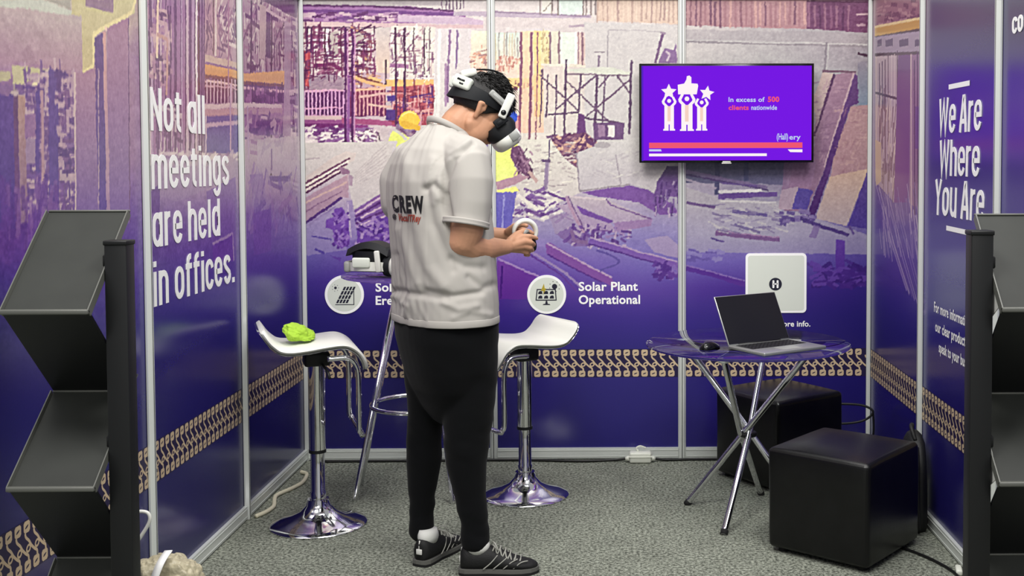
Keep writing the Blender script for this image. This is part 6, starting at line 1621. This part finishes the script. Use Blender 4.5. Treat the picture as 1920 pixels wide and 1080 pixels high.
# shoes
def shoe(heel, yaw, L, name_label):
    Sx = Matrix.Translation(loc((heel[0], heel[1], 0))) @ Matrix.Rotation(yaw, 4, 'Z')
    n = 22
    def sec(x, w, zt, zb, top=0.55):
        out = []
        for k in range(n):
            a = 2 * PI * k / n; c, s = math.cos(a), math.sin(a)
            y = w * math.copysign(abs(c) ** 0.75, c) * (1 - (1 - top) * max(0, s))
            z = (zt + zb) / 2 + (zt - zb) / 2 * math.copysign(abs(s) ** 0.7, s)
            out.append((x, y, z))
        return out
    up = MB()
    up.loft([sec(x * L, w, zt, 0.018, t) for x, w, zt, t in ((0.0, 0.016, 0.085, 0.7), (0.02, 0.030, 0.100, 0.7), (0.08, 0.037, 0.104, 0.75), (0.18, 0.040, 0.100, 0.72), (0.30, 0.041, 0.102, 0.66), (0.40, 0.042, 0.106, 0.58), (0.52, 0.046, 0.090, 0.55), (0.66, 0.050, 0.070, 0.55), (0.80, 0.049, 0.056, 0.55), (0.91, 0.040, 0.048, 0.6), (0.975, 0.024, 0.040, 0.7), (1.0, 0.010, 0.034, 0.8))], M=Sx)
    s = up.build('shoe', M['shoe_black'], person, label=name_label)
    so = MB()
    out = [(x * L, w) for x, w in ((-0.025, 0.012), (-0.01, 0.030), (0.06, 0.041), (0.2, 0.043), (0.35, 0.042), (0.5, 0.048), (0.66, 0.054), (0.8, 0.053), (0.92, 0.043), (0.99, 0.024), (1.02, 0.008))]
    poly = out + [(x, -w) for x, w in reversed(out)]
    so.prism(poly, 0.014, Sx @ Matrix.Translation((0, 0, 0.0105))); so.build('midsole', M['shoe_sole'], s)
    tr_ = MB(); tr_.prism(poly, 0.0105, Sx); tr_.build('outsole', M['shoe_tread'], s)
    la = MB()
    for k in range(6):
        x = (0.42 + 0.065 * k) * L; z = 0.107 - 0.010 * k - (0.004 if k > 3 else 0); w = 0.026 + 0.003 * k
        x2 = x + 0.055 * L
        for sg in (1, -1):
            la.tube(catmull([Sx @ Vector((x, -sg * w, z - 0.016)), Sx @ Vector((x + 0.01, -sg * w * 0.5, z + 0.002)), Sx @ Vector((x2 - 0.006, sg * w * 0.5, z - 0.002)), Sx @ Vector((x2, sg * w * 1.05, z - 0.026))], 4), 0.0028, 8)
    la.tube(catmull([Sx @ Vector((0.40 * L, 0, 0.112)), Sx @ Vector((0.44 * L, -0.03, 0.128)), Sx @ Vector((0.50 * L, -0.042, 0.10)), Sx @ Vector((0.42 * L, -0.01, 0.112))], 5), 0.0026, 8)
    la.build('laces', M['lace'], s)
    for sg in (1, -1):
        hw = MB()
        for k in range(4):
            x = (0.30 + 0.13 * k) * L
            hw.tube(catmull([Sx @ Vector((x, sg * 0.046, 0.028)), Sx @ Vector((x + 0.03, sg * 0.0455, 0.052)), Sx @ Vector((x + 0.055, sg * 0.034, 0.078 - 0.008 * k))], 4), 0.0022, 6)
        hw.build('side_webbing', M['lace'], s)
    tb = MB(); tb.box((-0.002, 0, 0.058), (0.006, 0.026, 0.022), 0.003, 2, M=Sx); tb.tube([Sx @ Vector((0.0, 0.002, 0.066)), Sx @ Vector((0.006, 0.002, 0.10))], 0.003, 8); tb.build('heel_tab', M['white_cloth'], s, label='white reflective heel tab')
    sk = MB(); sk.loft([[Sx @ Vector((0.22 * L + r * 1.25 * math.cos(2 * PI * k / 20), r * math.sin(2 * PI * k / 20), z)) for k in range(20)] for r, z in ((0.034, 0.080), (0.039, 0.100), (0.038, 0.112), (0.032, 0.13))]); sk.build('sock', M['white_cloth'], person)
shoe((1.045, -1.672), math.radians(2), 0.295, 'black running shoe pointing right')
hl = A(787, 1058, -1.595); shoe((hl.x, -1.60), math.radians(66), 0.285, 'black running shoe pointing away')

# ------------------------------------------------------------------ headset on his head, controller in his hand
wh = empty('vr_headset', HC, 0, label='white and black virtual reality headset pushed down on the man\'s head', cat='headset')
class HMB(MB):
    def go(self, name, m, parent=wh, label=None, angle=None):
        self.v = [tuple(HM @ Vector(p) - HC) for p in self.v]
        return self.build(name, M[m], parent, label=label, angle=angle)
mb = HMB(); Vt = Matrix.Translation((0.106, 0, -0.002)) @ Matrix.Rotation(math.radians(16), 4, 'Y')
mb.loft([[Vt @ Vector((x, y, z)) for (y, z) in sect(0, 0, w, h)] for x, w, h in ((0.026, 0.084, 0.044), (0.034, 0.094, 0.053), (0.050, 0.094, 0.054), (0.066, 0.088, 0.050), (0.074, 0.076, 0.042), (0.077, 0.05, 0.026))]); mb.go('visor', 'hs_white', angle=60)
mb = HMB()
for s in (-1, 1): mb.box((0.045, s * 0.0945, 0.020), (0.030, 0.004, 0.034), 0.0015, 1, M=Vt)
mb.box((0.0768, 0, 0.012), (0.003, 0.10, 0.030), 0.001, 1, M=Vt); mb.go('visor_inset', 'hs_grey')
mb = HMB(); mb.loft([[Vt @ Vector((x, y, z)) for (y, z) in sect(0, 0, w, h)] for x, w, h in ((-0.020, 0.080, 0.058), (-0.006, 0.086, 0.062), (0.012, 0.089, 0.062), (0.030, 0.090, 0.050))]); mb.go('face_pad', 'hs_black', angle=60)
# halo strap: dark wide band round the back of the head
mb = HMB(); rings = []
for k in range(49):
    a = math.radians(20 + 320 * k / 48); c, s = math.cos(a), math.sin(a)
    zc = 0.060 + 0.022 * c; h = 0.020 + 0.016 * max(0, -c)
    ro = []
    for rr, dz in ((1.0, -h), (1.055, -h), (1.07, 0), (1.05, h), (1.0, h)): ro.append((-0.006 + 0.108 * rr * c, 0.087 * rr * s, zc - 0.012 + dz - 0.012 * max(0, -c)))
    rings.append(ro)
mb.loft(rings); mb.go('head_strap', 'hs_black', angle=60)
mb = HMB(); mb.loft([[(-0.115 + 0.215 * t, dy, 0.062 + 0.098 * math.sin(PI * (0.10 + 0.78 * t)) + dz) for dy, dz in ((-0.016, 0), (0.016, 0), (0.016, 0.005), (-0.016, 0.005))] for t in [k / 24 for k in range(25)]]); mb.go('top_strap', 'hs_black')
for s in (-1, 1):
    mb = HMB(); X = Matrix.Translation((0.031, s * 0.094, 0.073)) @ Matrix.Rotation(math.radians(4), 4, 'Y'); mb.box((0, 0, 0), (0.082, 0.013, 0.024), 0.006, 3, M=X); mb.box((0, s * 0.0062, 0), (0.055, 0.003, 0.010), 0.001, 1, M=X); mb.go('strap_arm', 'hs_grey')
    mb = HMB(); X = Matrix.Translation((0.067, s * 0.103, 0.070)) @ Matrix.Rotation(math.radians(77), 4, 'Y'); mb.box((0, 0, 0), (0.094, 0.013, 0.030), 0.0064, 4, M=X); ar = mb.go('strap_arm', 'hs_white')
    mb = HMB(); mb.tube([(0.0714, s * 0.106, 0.0436), (0.0714, s * 0.1115, 0.0436)], 0.0095, 20); mb.go('pivot', 'black_gloss', ar)
    mb = HMB(); X = Matrix.Translation((0.084, s * 0.096, 0.014)) @ Matrix.Rotation(math.radians(16), 4, 'Y'); mb.box((0, 0, 0), (0.030, 0.010, 0.052), 0.004, 2, M=X); mb.box((0.002, s * 0.0055, -0.006), (0.014, 0.002, 0.022), 0.001, 1, M=X); mb.go('side_mount', 'hs_black')
    mb = HMB(); X = Matrix.Translation((-0.104, s * 0.058, 0.044)) @ Matrix.Rotation(math.radians(-14), 4, 'Y') @ Matrix.Rotation(s * math.radians(26), 4, 'Z'); mb.box((0, 0, 0), (0.072, 0.030, 0.046), 0.010, 4, M=X); rb = mb.go('audio_pod', 'icon_card')
    mb = HMB(); mb.box((-0.004, s * 0.0155, 0.006), (0.030, 0.003, 0.007), 0.001, 1, M=X); mb.box((0.002, s * 0.0155, -0.007), (0.016, 0.003, 0.006), 0.001, 1, M=X); mb.go('pod_slot', 'black_gloss', rb)
mb = HMB(); X = Matrix.Translation((-0.106, 0, 0.088)) @ Matrix.Rotation(math.radians(-50), 4, 'Y'); mb.box((0, 0, 0), (0.060, 0.075, 0.030), 0.012, 4, M=X); mb.go('battery', 'hs_white')

hc = empty('controller', A(996, 446, -1.525), 0, label='white ring controller held up in the man\'s hands', cat='controller')
CO = hc.location.copy()
class CMB(MB):
    def go(self, name, m, label=None):
        self.v = [tuple(Vector(p) - CO) for p in self.v]; return self.build(name, M[m], hc, label=label)
mb = CMB(); mb.tube(catmull([A(986, 441, -1.515), A(994, 449, -1.515), A(1000, 459, -1.515), A(998, 470, -1.515)], 5), [0.018] * 4 + [0.0155] * 5 + [0.0135] * 5 + [0.011] * 2, 18); mb.go('grip', 'hs_black', 'dark grip')
mb = CMB(); mb.tube([A(986, 441, -1.515), A(980, 436, -1.51)], [0.023, 0.021], 24); mb.go('thumb_plate', 'hs_grey')
cR = A(984, 430, -1.505); rr = 0.046
ax1 = Vector((0.86, 0.35, -0.36)).normalized(); ax2 = Vector((0, 0, 1)); ax2 = (ax2 - ax1 * ax2.dot(ax1)).normalized()
mb = CMB(); mb.tube([cR + (ax1 * math.cos(a) + ax2 * math.sin(a)) * rr - Vector((0, 0, 0.012)) for a in [math.radians(-30 + 240 * k / 30) for k in range(31)]], [0.006 + 0.005 * math.sin(PI * k / 30) for k in range(31)], 12, flat=(ax1.cross(ax2), 1.6)); mb.go('tracking_ring', 'hs_white', 'white tracking ring')

# ------------------------------------------------------------------ light of the hall
w = bpy.data.worlds.new('hall'); scene.world = w; w.use_nodes = True
bgN = w.node_tree.nodes['Background']; bgN.inputs[0].default_value = (0.84, 0.845, 0.86, 1); bgN.inputs[1].default_value = AMB
def area(name, locp, size, power, target, col=(1, 0.98, 0.95)):
    d = bpy.data.lights.new(name, 'AREA'); d.shape = 'RECTANGLE'; d.size, d.size_y = size; d.energy = power; d.color = col
    o = bpy.data.objects.new(name, d); COL.objects.link(o); o.location = locp
    o.rotation_euler = (Vector(target) - Vector(locp)).to_track_quat('-Z', 'Y').to_euler()
    return o
area('hall_lamp', (0.2, -4.6, 5.2), (1.6, 1.6), KEY, (1.2, -0.8, 0.8))
area('hall_lamp', (3.2, -4.2, 5.2), (1.6, 1.6), KEY * 0.9, (1.8, -0.8, 0.8))
area('hall_lamp', (1.5, -1.4, 5.4), (2.0, 1.2), KEY * 0.55, (1.5, -1.2, 0.0))
area('hall_lamp', (1.6, -8.5, 5.0), (4.0, 1.0), KEY * 0.6, (1.5, -1.0, 1.0))

scene.view_settings.view_transform = 'Standard'
scene.view_settings.look = 'None'
scene.view_settings.gamma = 1.0
scene.view_settings.use_curve_mapping = False
scene.view_settings.exposure = EXPO
scene.cycles.max_bounces = 10
scene.cycles.transmission_bounces = 8
scene.cycles.use_denoising = True
scene.cycles.caustics_reflective = False
